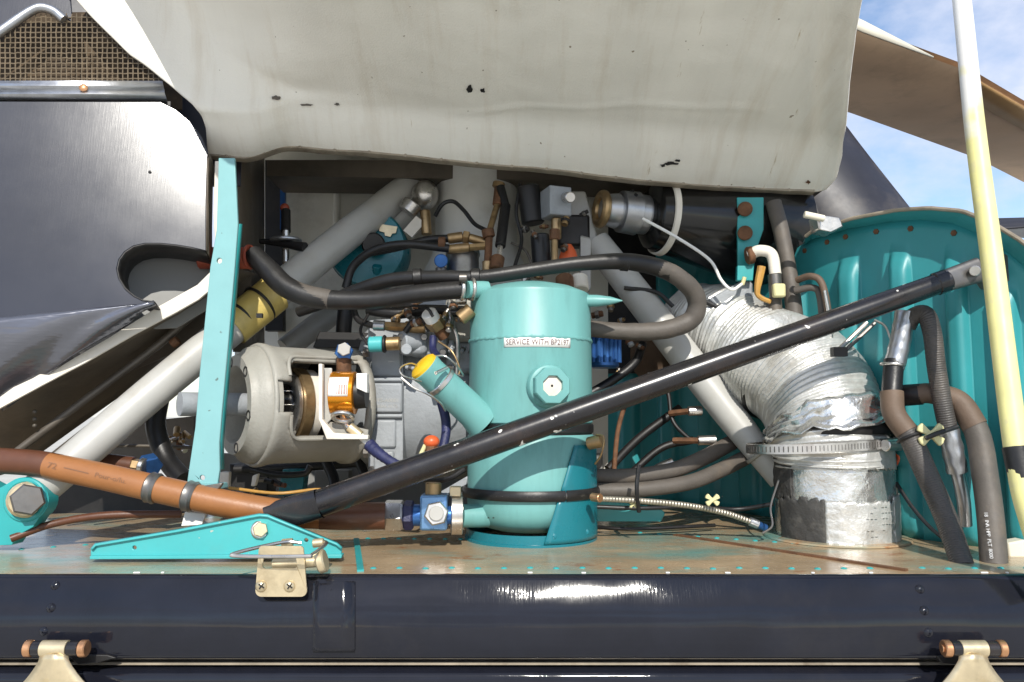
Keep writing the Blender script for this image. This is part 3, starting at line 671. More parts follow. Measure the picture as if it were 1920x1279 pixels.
# teal post
tp = thing('teal_post', 'pale teal upright post in front of the grey diagonal tube', 'post', P(385, 915, 1.0))
po = [(410, 296), (440, 296), (446, 420), (440, 500), (428, 640), (416, 770), (411, 830), (412, 880), (408, 908), (350, 908), (354, 880), (366, 800), (374, 700), (384, 600), (394, 500), (406, 430)]
hole = lambda cx, cy, r: [(cx+r*math.cos(-i*math.pi/6), cy+r*math.sin(-i*math.pi/6)) for i in range(12)]
MB().pplate(po, .985, .005, [hole(411, 489, 5), hole(379, 896, 5)]).build('post_web', M['post'], tp, bevel=.001)
q = MB(); e_ = [(446, 420), (440, 500), (428, 640), (416, 770), (411, 830), (412, 880)]
q.quadgrid([[P(x, y, .986), P(x+7, y, .999), P(x+9, y, 1.02)] for x, y in e_]); q.build('post_flange', M['teal'], tp, solid=.003)
MB().pplate([(348, 908), (410, 908), (412, 918), (346, 918)], .975, .03).build('foot', M['post'], tp, bevel=.001)
# brown inner side wall left of the bay, red hose boot, blue edge
q = MB(); q.quadgrid([[P(x, y, d) for y in (280, 400, 500, 660)] for x, d in ((442, 1.12), (470, 1.22), (496, 1.36))]); tag(q.build('side_wall', M['shell'], solid=.004), 'dark brown side wall of the bay beside the teal post', 'wall')
q = MB(); q.pplate([(497, 300), (530, 302), (530, 620), (497, 620)], 1.42, .02); tag(q.build('wall_channel', M['dark']), 'black channel between the brown wall and the grey lining', 'channel')
q = MB(); q.pplate([(525, 320), (534, 320), (534, 430), (525, 430)], 1.40, .01); tag(q.build('blue_edge', M['blue']), 'narrow blue strip in the upper left corner of the bay', 'strip')
hb = thing('hose_boot', 'red rubber boot where the black hose passes the side wall', 'boot', P(460, 505, 1.08))
cyl_px((372, 484, 1.075), (470, 484, 1.085), 42).build('boot', M['redr'], hb)
MB().ring(P(468, 482, 1.083), (1, -.2, 0), S(20, 1.08), S(4, 1.08)).build('clamp', M['redr'], hb)
vl = thing('shutoff_valve', 'small steel valve stem with black lever under the cowl edge', 'valve', P(535, 492, 1.2))
cyl_px((536, 395, 1.22), (536, 435, 1.2), 18).build('cap', M['rubber'], vl)
cyl_px((536, 432, 1.2), (536, 492, 1.2), 13).build('stem', M['steel'], vl)
cyl_px((536, 448, 1.2), (536, 455, 1.2), 60).build('disc', M['alu'], vl)
px_tube(MB(), [(488, 452, 1.2), (536, 458, 1.19), (572, 464, 1.18)], [10, 14, 20], 12).build('lever', M['rubber'], vl)
MB().sphere(P(534, 390, 1.22), S(9, 1.2)).build('tip', M['redr'], vl)

# lug with bolt and the big grey diagonal tube
lg = thing('pivot_lug', 'teal pivot lug with a big dark hex bolt at the lower left edge', 'lug', on(40, 1022))
lo = [(0, 915)]+[(46+45*math.cos(R(a)), 937+42*math.sin(R(a))) for a in range(-115, 60, 12)]+[(62, 988), (35, 1003), (22, 1022), (-30, 1024), (-30, 900)]
MB().pplate(lo, .972, .022).build('lug_plate', M['teal'], lg, bevel=.003)
MB().ring(P(48, 937, .972), (0, 1, 0), S(36, .97), S(5, .97), 36).build('bush', M['teal'], lg)
MB().cyl(P(50, 937, .966), P(50, 937, .975), S(33, .97)).build('washer', M['gold'], lg)
MB().hexn(P(52, 937, .950), P(52, 937, .968), S(30, .96), .25).build('hex_bolt', M['steel_dark'], lg)
gt = thing('grey_strut_tube', 'thick pale grey diagonal strut tube on the left with a yellow band', 'strut', P(90, 910, 1.01))
px_tube(MB(), [(60, 930, .99), (150, 853, 1.01), (300, 724, 1.06), (480, 578, 1.14), (650, 441, 1.24), (800, 325, 1.36)], [66, 68, 68, 66, 60, 56], 32).build('tube', M['grey'], gt)
px_tube(MB(), [(434, 616, 1.118), (514, 551, 1.155)], 72, 32).build('yellow_band', M['yband'], gt)
for (x, y) in ((452, 598), (487, 570)):
    MB().ring(P(x, y, 1.128+.0004*(x-452)), P(650, 441, 1.24)-P(480, 578, 1.14), S(36, 1.13), S(3, 1.13)).build('cable_tie', M['rubber'], gt)
MB().box(P(487, 592, 1.10), .008, .006, .006).build('tie_buckle', M['rubber'], gt)

# ================================================================== RIGHT SIDE: bulkhead
plan = [(.02, 1.60), (.28, 1.50), (.40, 1.33), (.475, 1.165), (.548, 1.06), (.62, .955), (.70, .845)]
pts = spline([Vector((x, y, 0)) for x, y in plan], 60)
topy = [(1000, 430), (1500, 470), (1530, 448), (1600, 428), (1680, 414), (1740, 411), (1800, 417), (1850, 438), (1900, 470), (1960, 520), (2100, 640)]
def lut(tab, x):
    if x <= tab[0][0]: return tab[0][1]
    for (a, ya), (b, yb) in zip(tab, tab[1:]):
        if x <= b: return ya+(yb-ya)*(x-a)/(b-a)
    return tab[-1][1]
beads = [1180, 1255, 1330, 1405, 1500, 1603, 1700, 1805, 1900]
rows = []; topline = []
for i, p in enumerate(pts):
    t = (pts[min(i+1, len(pts)-1)]-pts[max(i-1, 0)]).normalized(); n = Vector((t.y, -t.x, 0)); n = n if n.y < 0 else -n
    pxx = 960+F*p.x/p.y; zt_ = P(pxx, lut(topy, pxx), p.y).z
    d = sum(math.exp(-((pxx-b)/16)**6) for b in beads)
    row = []
    for k in range(31):
        f = k/30; z = ZD+(zt_-ZD)*f; yfade = sm(1.0, .0, (f-.84)/.06) if f > .84 else 1
        row.append(Vector((p.x, p.y, z))+n*(.014*d*yfade*sm(0, .05, f)))
    rows.append(row); topline.append((Vector((p.x, p.y, zt_)), n, pxx))
bk = thing('teal_bulkhead', 'teal bulkhead with pressed vertical beads closing the right of the bay', 'bulkhead', Vector((.53, 1.06, ZD)))
mb = MB(); mb.quadgrid(rows); mb.build('pressed_sheet', M['bulk'], bk, smooth=80, solid=.003)
sel = [q for q in topline if q[2] > 1515]
prof_k = [(-.002, -.003), (.036, .002), (.039, .005), (.035, .007), (-.01, .004)]
mb = MB(); mb.quadgrid([[c+Vector((0, -a*.9, 0))+n*a*.3+Vector((0, 0, h)) for a, h in prof_k] for c, n, x in sel]); mb.build('rim', M['bulk'], bk, smooth=50)
mb = MB(); mb.tube([c+Vector((0, -.036, 0))+n*.012+Vector((0, 0, .004)) for c, n, x in sel[::4]], .0028, 8, raw=True); mb.build('rim_bead', M['cowl_edge'], bk)
for x in (1520, 1562, 1598, 1656, 1722, 1806, 1880):
    c, n, _ = min(topline, key=lambda q: abs(q[2]-x)); MB().hexn(c+Vector((0, 0, -.013))+n*.001, c+Vector((0, 0, -.013))+n*.005, .0042).build('bolt', M['rust'], bk)
c, n, _ = min(topline, key=lambda q: abs(q[2]-1700))

rvb = None
for x in (1560, 1650, 1752, 1852):
    for y in range(500, 990, 40):
        c0 = Vector((0, 0, CZ)); i = min(range(len(pts)), key=lambda q: abs(960+F*pts[q].x/pts[q].y-x)); p = pts[i]; t = (pts[i+1]-pts[i-1]).normalized(); n = Vector((t.y, -t.x, 0)); n = n if n.y < 0 else -n
        c = Vector((p.x, p.y, P(x, y, p.y).z))+n*.0006
        if rvb is None:
            rvb = MB().lathe((0, 0, 0), n, [(0, .0026), (.0008, .0025), (.0016, .0016), (.0019, .0003)], 10, cap=False).build('rivet', M['bulk'], bk); rvb.location = c-Vector(bk['_w'])
        else: dup(rvb, c, bk)
# insulated duct
du = thing('insulated_duct', 'fat silver foil wrapped air duct rising from the deck and bending left', 'duct', on(1565, 1000))
dx, dd = P(1563, 900, 1.085).x, 1.085; RD = S(105, 1.085)
zc = P(1563, 845, dd).z
def crump(a, L, amp, fq): return 1+amp*noise.noise(Vector((math.cos(a)*fq, math.sin(a)*fq, L*fq*14)))
low = MB(); nseg = 72; rows = []
for i in range(41):
    z = ZD+.001+(zc-ZD)*i/40; rows.append([Vector((dx+RD*1.0*crump(2*math.pi*j/nseg, z, .018, 3)*math.cos(2*math.pi*j/nseg), dd+RD*crump(2*math.pi*j/nseg, z, .018, 3)*math.sin(2*math.pi*j/nseg), z)) for j in range(nseg)])
low.quadgrid(rows, True); low.build('lower_sleeve', M['foil'], du, smooth=80)
def wrap(a0, a1, y0, y1, lift, name, mat, jag=.0, n=28, m=14, seed=1):
    """patch of wrap lying on the lower sleeve: angles in degrees from the viewer, y in photo pixels"""
    rnd = random.Random(seed); rows = []; za, zb_ = P(1563, y0, dd-RD).z, P(1563, y1, dd-RD).z
    jt = [rnd.uniform(-jag, jag) for _ in range(n+1)]; jb = [rnd.uniform(-jag, jag) for _ in range(n+1)]; jl = [rnd.uniform(-jag, jag)*160 for _ in range(m+1)]
    for k in range(m+1):
        f = k/m; row = []
        for i in range(n+1):
            A = a0+(a1-a0)*i/n+jl[k]*(1-i/n); a = R(A-90); z = za+(zb_-za)*f+jt[i]*(1-f)+jb[i]*f
            r_ = RD*crump(a % (2*math.pi), z, .018, 3)+lift+.0012*noise.noise(Vector((A*.1, z*160, seed)))
            row.append(Vector((dx+r_*math.cos(a), dd+r_*math.sin(a), max(z, ZD+.0012))))
        rows.append(row)
    q = MB(); q.quadgrid(rows); return q.build(name, M[mat], du, smooth=80, solid=-.0012)
wrap(-80, -30, 940, 1030, .0020, 'grey_patch', 'tar', .004, seed=4)
wrap(-95, -62, 845, 940, .0015, 'grey_patch', 'tar', .005, seed=9)
wrap(-30, 42, 942, 1030, .0032, 'cloth_patch', 'fabric', .002, seed=5)
wrap(40, 95, 935, 1030, .0022, 'cloth_patch', 'fabric', .002, seed=15)
wrap(-14, 48, 838, 880, .0026, 'cloth_patch', 'fabric', .003, seed=6)
lines = MB()
for k in range(6):
    y = 950+k*11
    for a in range(5, 40, 4):
        if random.random() < .5:
            A = R(a-90); r_ = RD+.0062; z = P(1563, y, dd-RD).z
            pts_ = [Vector((dx+r_*math.cos(A+w_), dd+r_*math.sin(A+w_), z+h_)) for w_, h_ in ((0, 0), (.045, 0), (.045, .0010), (0, .0010))]
            lines.plate(pts_, Vector((0, .0006, 0)))
lines.build('faded_print', M['fabric'], du)
sm_ = MB(); sm_.lathe((dx, dd, ZD+.0005), (0, 0, 1), [(0, RD*1.22), (.002, RD*1.2), (.003, RD*1.02)], 40); sm_.build('base_flange', M['deck'], du)
# elbow: corrugated hose bending up, left and away
pa = [Vector((dx, dd, zc-.02)), Vector((dx-.001, dd, zc+.012)), P(1545, 775, 1.10), P(1500, 715, 1.14), P(1436, 668, 1.19), P(1370, 634, 1.25), P(1300, 605, 1.33)]
ppth = spline(pa, 44)
rib = lambda L, a: (1+.022*math.sin(L*2*math.pi/.0066))*crump(a, L*.5, .05, 2.2)*(1+.05*math.sin(L*40+a))
el = MB(); el.tube(ppth, [RD*1.0, RD*1.02, RD*1.07, RD*1.02, RD*.97, RD*.95], 64, raw=True, rf=rib); el.build('corrugated_hose', M['fabric'], du, smooth=80)
# torn foil skirt over the elbow's lower end
skirt = MB(); rows = []; k0 = 46
for i in range(0, 11):
    c = ppth[min(k0+i*3, len(ppth)-1)]; t = (ppth[min(k0+i*3+1, len(ppth)-1)]-ppth[k0+i*3-1]).normalized(); u = t.cross(Vector((0, 1, 0))).normalized(); v = t.cross(u)
    row = []
    for j in range(65):
        a = 2*math.pi*j/64; r_ = RD*1.06*crump(a, i*.02, .06, 2.6)+.004*noise.noise(Vector((math.cos(a)*5, math.sin(a)*5, i*.45)))+.003*noise.noise(Vector((math.cos(a)*13, math.sin(a)*13, i*1.3)))+.002*max(0, 3-i)
        j_ = .012*noise.noise(Vector((math.cos(a)*4, math.sin(a)*4, 7)))+.006*noise.noise(Vector((math.cos(a)*14, math.sin(a)*14, 3)))
        row.append(c+(u*math.cos(a)+v*math.sin(a))*r_-t*(j_*(1 if i < 6 else .6)))
    rows.append(row)
skirt.quadgrid(rows); skirt.build('torn_foil', M['foil'], du, smooth=80, solid=-.001)
k_ = 148; c = ppth[k_]; t = (ppth[k_+1]-ppth[k_-1]).normalized()
MB().ring(c, t, RD*1.06, .0035, 48).build('retaining_cord', M['rubber'], du)
# worm drive band clamp, slipping at the left
zb1 = P(1563, 836, dd-RD).z; cb = MB(); rows = []
for i in range(73):
    a = 2*math.pi*i/72; rr_ = RD*1.10+.040*max(0, math.cos(a-math.pi-.35))**4; e = Vector((math.cos(a), math.sin(a), 0)); z = zb1+.006*math.cos(a)
    rows.append([Vector((dx, dd, z))+e*(rr_+o)+Vector((0, 0, h)) for o, h in ((0, -.0065), (.0012, -.006), (.0012, .006), (0, .0065))])
cb.quadgrid(rows); band = cb.build('band_clamp', M['steel'], du, smooth=50)
sl = MB()
for i in range(60):
    a = R(180+i*2.6); rr_ = RD*1.10+.040*max(0, math.cos(a-math.pi-.35))**4+.0013; e = Vector((math.cos(a), math.sin(a), 0)); tt = Vector((-e.y, e.x, 0)); z = zb1+.006*math.cos(a)
    c = Vector((dx, dd, z))+e*rr_; sl.plate([c+tt*.0007*s1+Vector((0, 0, .0035*s2)) for s1, s2 in ((-1, -1), (1, -1), (1, 1), (-1, 1))], -e*.0004)
sl.build('slots', M['steel_dark'], band)
a = R(-62); e = Vector((math.cos(a), math.sin(a), 0)); tt = Vector((-e.y, e.x, 0)); c = Vector((dx, dd, zb1+.001))+e*(RD*1.10+.006)
MB().cyl(c-tt*.012, c+tt*.016, .0075).build('worm_screw', M['steel'], band); MB().hexn(c+tt*.016, c+tt*.023, .006).build('screw_head', M['steel_dark'], band)
c = Vector((dx, dd, P(1563, 815, dd-RD).z))
MB().lathe(c, (0, 0, 1), [(0, RD*1.01), (.004, RD*1.03), (.014, RD*1.02), (.02, RD*.98)], 48, cap=False).build('inner_lining', M['dark'], du)
hose('bonding_wire', 'short red wire hanging beside the duct band clamp', 'wire', [(1672, 848, 1.06), (1684, 858, 1.05), (1678, 875, 1.05), (1660, 880, 1.06)], 5, 'redp', n=8)
hose('loose_wire', 'thin pale loose wire at the right foot of the duct', 'wire', [(1660, 872, 1.06), (1682, 920, 1.05), (1668, 960, 1.05), (1675, 990, 1.05)], 4, 'braid', n=8)
hose('loose_wire', 'thin grey loose wire at the left foot of the duct', 'wire', [(1460, 900, 1.06), (1445, 950, 1.05), (1448, 985, 1.04), (1430, 1000, 1.04)], 4, 'steel_dark', n=8)

def xshape(mb, c, L_, w_):
    for a in (.62, -.62):
        d_ = Vector((math.cos(a), 0, math.sin(a))); u_ = Vector((-d_.z, 0, d_.x)); o_ = Vector((0, .0015 if a < 0 else 0, 0))
        mb.plate([c+o_+d_*x*L_+u_*y*w_ for x, y in ((-1, -1.3), (-.35, -.8), (.35, -.8), (1, -1.3), (1.1, 0), (1, 1.3), (.35, .8), (-.35, .8), (-1, 1.3), (-1.1, 0))], (0, .005, 0))
# hoses in front of the bulkhead
h1 = thing('drain_hose', 'ribbed dark hose looping down from a silver elbow to a silver sleeve', 'hose', P(1805, 930, .985))
px_tube(MB(), [(1700, 612, 1.0), (1712, 594, .995), (1735, 590, .985), (1748, 625, .98), (1756, 690, .98), (1768, 760, .98), (1778, 806, .98)], 33, 20).build('ribbed_hose', M['ribbed'], h1)
px_tube(MB(), [(1776, 802, .98), (1788, 850, .98), (1796, 885, .982)], 38, 20, rf=lambda L, a: 1+.05*math.sin(L*330)*math.sin(a*3)).build('silver_sleeve', M['alu'], h1)
px_tube(MB(), [(1794, 880, .983), (1806, 935, .985), (1810, 985, .99)], 24, 16).build('tail_pipe', M['alu'], h1)
h2 = thing('drain_hose', 'dusty hose bending down from a silver elbow pipe to the deck', 'hose', P(1805, 1062, .9))
px_tube(MB(), [(1697, 585, 1.0), (1688, 640, 1.0), (1676, 690, 1.0)], [36, 38, 38], 20, rf=lambda L, a: 1+.03*math.sin(L*420)).build('silver_elbow', M['alu'], h2)
px_tube(MB(), [(1676, 676, 1.0), (1673, 720, .995), (1671, 745, .99)], 36, 20).build('black_sleeve', M['rubber'], h2)
px_tube(MB(), [(1672, 735, .99), (1676, 775, .985), (1705, 818, .975), (1740, 895, .96), (1775, 975, .94), (1806, 1064, .905)], 40, 20).build('ribbed_hose', M['ribbed'], h2)
px_tube(MB(), [(1672, 735, .989), (1676, 775, .984), (1700, 810, .976)], 41.5, 20).build('brown_sleeve', M['brub'], h2)
MB().ring(P(1674, 684, 1.0), (0.1, 0, 1), S(20, 1), S(3, 1)).build('clamp', M['steel'], h2)
MB().ring(P(1706, 820, .974), P(1740, 895, .96)-P(1676, 775, .985), S(22, .97), S(3, .97)).build('cable_tie', M['rubber'], h2)
h3 = thing('drain_hose', 'wide grey hose arching out of the bulkhead and down, rightmost of the hoses', 'hose', P(1866, 1064, .905))
px_tube(MB(), [(1690, 742, 1.02), (1740, 738, 1.0), (1795, 752, .985), (1832, 812, .97), (1848, 900, .95), (1858, 980, .93), (1864, 1066, .905)], [34, 36, 42, 44, 45, 46, 47], 24).build('hose', M['grub'], h3)
px_tube(MB(), [(1722, 739, 1.005), (1745, 738, .9985), (1795, 752, .985), (1828, 800, .9725)], [37, 38.5, 43.5, 45.5], 24).build('dusty_sleeve', M['brub'], h3)
px_tube(MB(), [(1688, 742, 1.02), (1728, 739, 1.004)], 40, 20).build('black_end', M['rubber'], h3)
pr = MB()
for k, ch in enumerate('18 INA HPP PLT 8000'):
    if ch == ' ': continue
    f = k/18; base = Vector(P(1846+6*f, 965+f*80, 0.93-.025*f)); ax_ = (P(1864, 1066, .905)-P(1850, 930, .945)).normalized()
    c = P(1838+18*f*.55, 960+f*82, .9325-.026*f)
    sd = Vector((1, 0, 0))
    add_text(pr, ch, .006, lambda x, y, c=c: c+ax_*x+sd*y+Vector((0, -S(18, .93)+.0005, 0)))
pr.build('white_print', M['ink_w'], h3, smooth=0)
st_ = MB(); c = P(1748, 815, .955)
xshape(st_, c, .016, .0045)
stt = thing('spacer_clip', 'pale yellow cross shaped spacer clip between the two ribbed hoses', 'clip', c); st_.build('spacer', M['ytie'], stt, bevel=.0015)
px_tube(MB(), [(1735, 822, .952), (1760, 812, .95), (1795, 800, .955)], 9, 8).build('cable_tie', M['rubber'], stt)
hose('earth_cable', 'thin black cable crossing behind the ribbed hoses to the deck', 'cable', [(1680, 905, 1.05), (1710, 950, 1.03), (1745, 990, 1.01), (1785, 1022, .985)], 7, 'rubber', n=8)
MB().pplate([(1890, 1018), (1925, 1012), (1925, 1052), (1893, 1050)], .94, .02).build('deck_clip', M['cream_p'], None, bevel=.002)
tag(bpy.data.objects['deck_clip'], 'cream block clip on the deck at the right edge', 'clip')
tag(MB().lathe(P(1668, 748, 1.01), (.3, -1, 0), [(0, S(16, 1)), (.004, S(18, 1)), (.012, S(17, 1)), (.014, S(10, 1))], 20).build('red_grommet', M['redp']), 'red grommet behind the joint of the dusty hose', 'grommet')
gr2 = thing('lock_wire_bundle', 'bundle of bare metal rods pinned behind the black strut on the bulkhead', 'rods', P(1580, 660, 1.03))
px_tube(MB(), [(1568, 660, 1.03), (1625, 605, 1.04)], 9, 8).build('rod', M['steel'], gr2); px_tube(MB(), [(1580, 662, 1.03), (1640, 606, 1.04)], 8, 8).build('rod', M['steel_dark'], gr2)
px_tube(MB(), [(1640, 600, 1.03), (1660, 612, 1.02), (1672, 640, 1.01)], 5, 8).build('wire', M['steel'], gr2)
MB().box(P(1573, 660, 1.025), .018, .012, .012).build('rod_clip', M['dark'], gr2)
# ================================================================== OIL CANISTER
cxx, cdd = P(995, 900, 1.085).x, 1.085; RC = S(117, 1.085)
ztop = P(995, 537, cdd-RC).z; zbot = ZD+.012
can = thing('oil_canister', 'big sea green oil canister with round sight glass, centre of the bay', 'oil tank', Vector((cxx, cdd, ZD)))
H = ztop-zbot; zs = P(995, 814, cdd-RC).z
prof_c = [(0, RC*.55), (.004, RC*.72), (.012, RC*.90), (.024, RC*.985), (.034, RC), (zs-zbot-.004, RC*1.0), (zs-zbot-.002, RC*.985)]
MB().lathe((cxx, cdd, zbot), (0, 0, 1), prof_c, 72).build('lower_shell', M['canister'], can)
hU = ztop-zs; zseam = P(995, 632, cdd-RC).z-zs
prof_u = [(.012, RC*.96), (.014, RC*.985), (zseam-.001, RC*.975), (zseam, RC*.979), (zseam+.003, RC*.979), (zseam+.004, RC*.972), (hU-.004, RC*.966), (hU, RC*.955), (hU+.002, RC*.92), (hU+.010, RC*.70), (hU+.016, RC*.4), (hU+.018, .002)]
MB().lathe((cxx, cdd, zs), (0, 0, 1), prof_u, 72).build('upper_shell', M['canister'], can)
MB().lathe((cxx, cdd, zs-.004), (0, 0, 1), [(0, RC*.97), (.016, RC*.97)], 72).build('split_joint', M['dark'], can)
for i in range(44):
    pass
clp = MB(); clp.lathe((cxx, cdd, zs+.000), (0, 0, 1), [(0, RC*.985), (.0015, RC*1.0), (.0105, RC*1.0), (.012, RC*.985)], 72, cap=False); clp.build('joint_band', M['rubber'], can)
wb = MB(); rows = []
for i in range(145):
    a = 2*math.pi*i/144; q_ = .0016*(1+.35*math.sin(i*2.1)+.2*math.sin(i*.7)); e = Vector((math.cos(a), math.sin(a), 0)); c = Vector((cxx, cdd, zs+zseam+.0015))+e*RC*.977
    rows.append([c+e*q_*math.cos(b_)+Vector((0, 0, 1))*q_*1.3*math.sin(b_) for b_ in [j*math.pi/3 for j in range(6)]])
wb.quadgrid(rows, True); wb.build('weld_bead', M['canister'], can, smooth=60)
# sight glass
sgc = P(1029, 724, 1.0); sx = sgc.x-cxx; sd_ = Vector((sx/RC, -math.sqrt(max(0, 1-(sx/RC)**2)), 0)); base = Vector((cxx, cdd, sgc.z))+sd_*(RC*.955)
sg = MB(); sg.lathe(base, sd_, [(0, S(42, 1)), (.006, S(41, 1)), (.0085, S(39, 1)), (.0095, S(36, 1))], 40); sgo = sg.build('sight_glass_seat', M['canister'], can)
MB().lathe(base+sd_*.008, sd_, [(0, S(35, 1)), (.001, S(36, 1)), (.013, S(36, 1)), (.0145, S(34, 1)), (.0145, S(20.5, 1)), (.004, S(19.5, 1))], 8, rot=.39, cap=False).build('hex_bezel', M['canister'], sgo, smooth=25)
MB().lathe(base+sd_*.0145, sd_, [(0, S(19.6, 1)), (.003, S(19.4, 1)), (.0035, S(18, 1))], 32).build('glass_disc', M['cream'], sgo)
MB().lathe(base+sd_*.0178, sd_, [(0, S(2.6, 1)), (.0008, S(2.2, 1))], 12).build('centre_dot', M['dark'], sgo)
# label
def on_can(u, v, lift):           # u metres round the front, v metres up
    r_ = RC*.972+lift; a = u/r_-math.pi/2; return Vector((cxx+r_*math.cos(a), cdd+r_*math.sin(a), v))
zl = P(1006, 641, cdd-RC).z; uc = S(11, 1.0)+.001; hw, hh = S(64, 1.0)*1.05, S(9.2, 1.0)
lb = MB(); lb.quadgrid([[on_can(uc-hw+2*hw*i/24, zl+k*hh, .0011) for i in range(25)] for k in (-1, 1)]); lbo = lb.build('service_label', M['white'], can, solid=.0005)
tx = MB(); V, Fc = text_geo('SERVICE WITH BP2197', .0125); w_ = max(v.x for v in V)-min(v.x for v in V); kx = hw*1.86/w_; ky = hh*1.15/.0090
b0 = len(tx.V); tx.V += [tuple(on_can(uc+v.x*kx, zl+v.y*ky, .0020)) for v in V]
for f in Fc: tx.face([b0+i for i in f])
tx.build('label_lettering', M['ink'], lbo, smooth=0)
# filler neck and yellow cap
na, nb = P(905, 790, 1.035), P(800, 692, 1.0)
MB().lathe(na, nb-na, [(0, S(36, 1)), (.018, S(31.5, 1)), ((nb-na).length-.006, S(30, 1)), ((nb-na).length, S(31.5, 1)), ((nb-na).length+.003, S(31.5, 1)), ((nb-na).length+.004, S(28, 1))], 40).build('filler_neck', M['canister'], can)
t = (nb-na).normalized(); L = (nb-na).length
fc = MB(); fc.lathe(nb+t*.003, t, [(0, S(29.5, 1)), (.004, S(29, 1)), (.007, S(24, 1)), (.0088, S(14, 1)), (.009, .001)], 36); cap_o = fc.build('filler_cap', M['yellow'], can)
MB().lathe(nb-t*.028, t, [(0, S(31, 1)), (.0012, S(33, 1)), (.006, S(33, 1)), (.0072, S(31, 1))], 40, cap=False).build('neck_band', M['steel'], can)
px_tube(MB(), [(790, 715, .98), (757, 705, .96), (750, 690, .965), (770, 681, .985), (790, 690, 1.0)], 3.4, 8, 8).build('cap_bail', M['steel'], cap_o)
px_tube(MB(), [(752, 708, .96), (775, 727, .96), (800, 738, .965), (825, 755, .98), (835, 770, 1.0)], 4.0, 8, 8).build('cap_bail', M['steel'], cap_o)
px_tube(MB(), [(812, 668, 1.0), (835, 668, .99), (858, 688, 1.0), (868, 705, 1.02), (850, 700, 1.03)], 3.4, 8, 8).build('cap_chain', M['steel'], cap_o)
px_tube(MB(), [(817, 700, .966), (838, 690, .985)], 7, 8, 4).build('band_clip', M['steel'], can)
# pipe stubs and breather
MB().lathe(P(875, 543, 1.035), P(915, 543, 1.05)-P(875, 543, 1.035), [(0, S(17, 1)), (.03, S(17, 1))], 24).build('inlet_stub', M['canister'], can)
q = P(1090, 564, 1.06); MB().lathe(q, P(1168, 564, 1.05)-q, [(0, S(12, 1)), (S(30, 1.05), S(12, 1)), (S(55, 1.05), S(8.5, 1)), (S(78, 1.05), S(1, 1))], 24).build('pointed_stub', M['canister'], can)
MB().lathe(P(866, 967, 1.03), P(915, 967, 1.04)-P(866, 967, 1.03), [(0, S(22, 1)), (.035, S(22, 1))], 28).build('outlet_stub', M['canister'], can)
# cradle
MB().lathe((cxx, cdd, ZD), (0, 0, 1), [(0, RC*1.04), (.003, RC*1.04), (.0035, RC*1.012), (.014, RC*1.012), (.014, RC*.98)], 72, cap=False).build('cradle_ring', M['cradle'], can)
rows = []
for k in range(25):
    f = k/24; z = ZD+.004+(P(1070, 836, 1.0).z-ZD-.004)*f; a0 = math.asin(max(-1, min(1, (S(1018+58*f, 1.0)-S(960, 1.0)-cxx)/RC)))-math.pi/2
    if abs(z-P(1050, 931, 1.0).z) < .006: a0 += .11
    rows.append([Vector((cxx+RC*1.022*math.cos(a0+(R(40)-a0)*j/20), cdd+RC*1.022*math.sin(a0+(R(40)-a0)*j/20), z)) for j in range(21)])
mb = MB(); mb.quadgrid(rows); cr = mb.build('cradle_shield', M['cradle'], can, solid=-.002, smooth=60)
for x, y in ((1031, 1006), (1103, 1004)): 
    u_ = S(x-995, 1.0); MB().lathe(on_can(u_*1.1, P(x, y, 1.0).z, RC*.05), on_can(u_*1.1, 0, 1)-on_can(u_*1.1, 0, 0), [(0, .004), (.002, .0036), (.0028, .0005)], 12, cap=False).build('rivet', M['cradle'], cr)
# rubber covered strap and its latch
zq = P(995, 931, 1.0).z
for (a0, a1, rt, m_, nm) in ((-172, -63, .0068, 'rubber', 'strap_sleeve'), (-62, -10, .0070, 'rubber', 'strap_sleeve'), (-178, 20, .0046, 'steel_dark', 'strap_band')):
    rows = []
    for i in range(41):
        a = R(a0+(a1-a0)*i/40); e = Vector((math.cos(a), math.sin(a), 0)); c = Vector((cxx, cdd, zq))+e*(RC*1.022+.003)
        rows.append([c+e*.0030*math.cos(q_)+Vector((0, 0, 1))*rt*math.sin(q_) for q_ in [j*math.pi/5 for j in range(10)]])
    mb = MB(); mb.quadgrid(rows, True); mb.build(nm, M[m_], can)
cyl_px((1103, 832, 1.03), (1130, 826, 1.02), 24).build('joint_latch', M['brass'], can)
px_tube(MB(), [(1118, 815, 1.02), (1132, 820, 1.01), (1128, 850, 1.01), (1116, 870, 1.02)], 4, 8).build('latch_wire', M['brass'], can)
cyl_px((1110, 932, 1.01), (1126, 934, 1.0), 16).build('strap_bolt', M['copper'], can)

# ================================================================== HOSES TO THE CANISTER
b1 = thing('breather_hose', 'thick black rubber hose sagging from the red boot to the canister top', 'hose', P(660, 575, 1.06))
px_tube(MB(), [(474, 476, 1.08), (505, 508, 1.07), (540, 540, 1.06), (600, 560, 1.055), (700, 562, 1.05), (790, 550, 1.04), (868, 543, 1.035)], [38, 42, 40, 36, 35, 34, 34], 24).build('hose', M['rubber'], b1)
px_tube(MB(), [(528, 533, 1.0625), (570, 552, 1.057), (620, 562, 1.0535)], [39, 39, 37.5], 24).build('dusty_sleeve', M['grub'], b1)
MB().ring(P(866, 543, 1.035), (1, .3, 0), S(18, 1.03), S(4, 1.03)).build('clamp', M['steel'], b1)
MB().ring(P(886, 543, 1.04), (1, .3, 0), S(19, 1.03), S(4, 1.03)).build('clamp', M['steel'], b1)
MB().cyl(P(861, 521, 1.02), P(876, 521, 1.02), .0055).build('clamp_screw', M['steel_dark'], b1)
b2 = thing('vent_hose', 'long black hose arching over the canister top and looping back at its right', 'hose', P(1110, 620, 1.1))
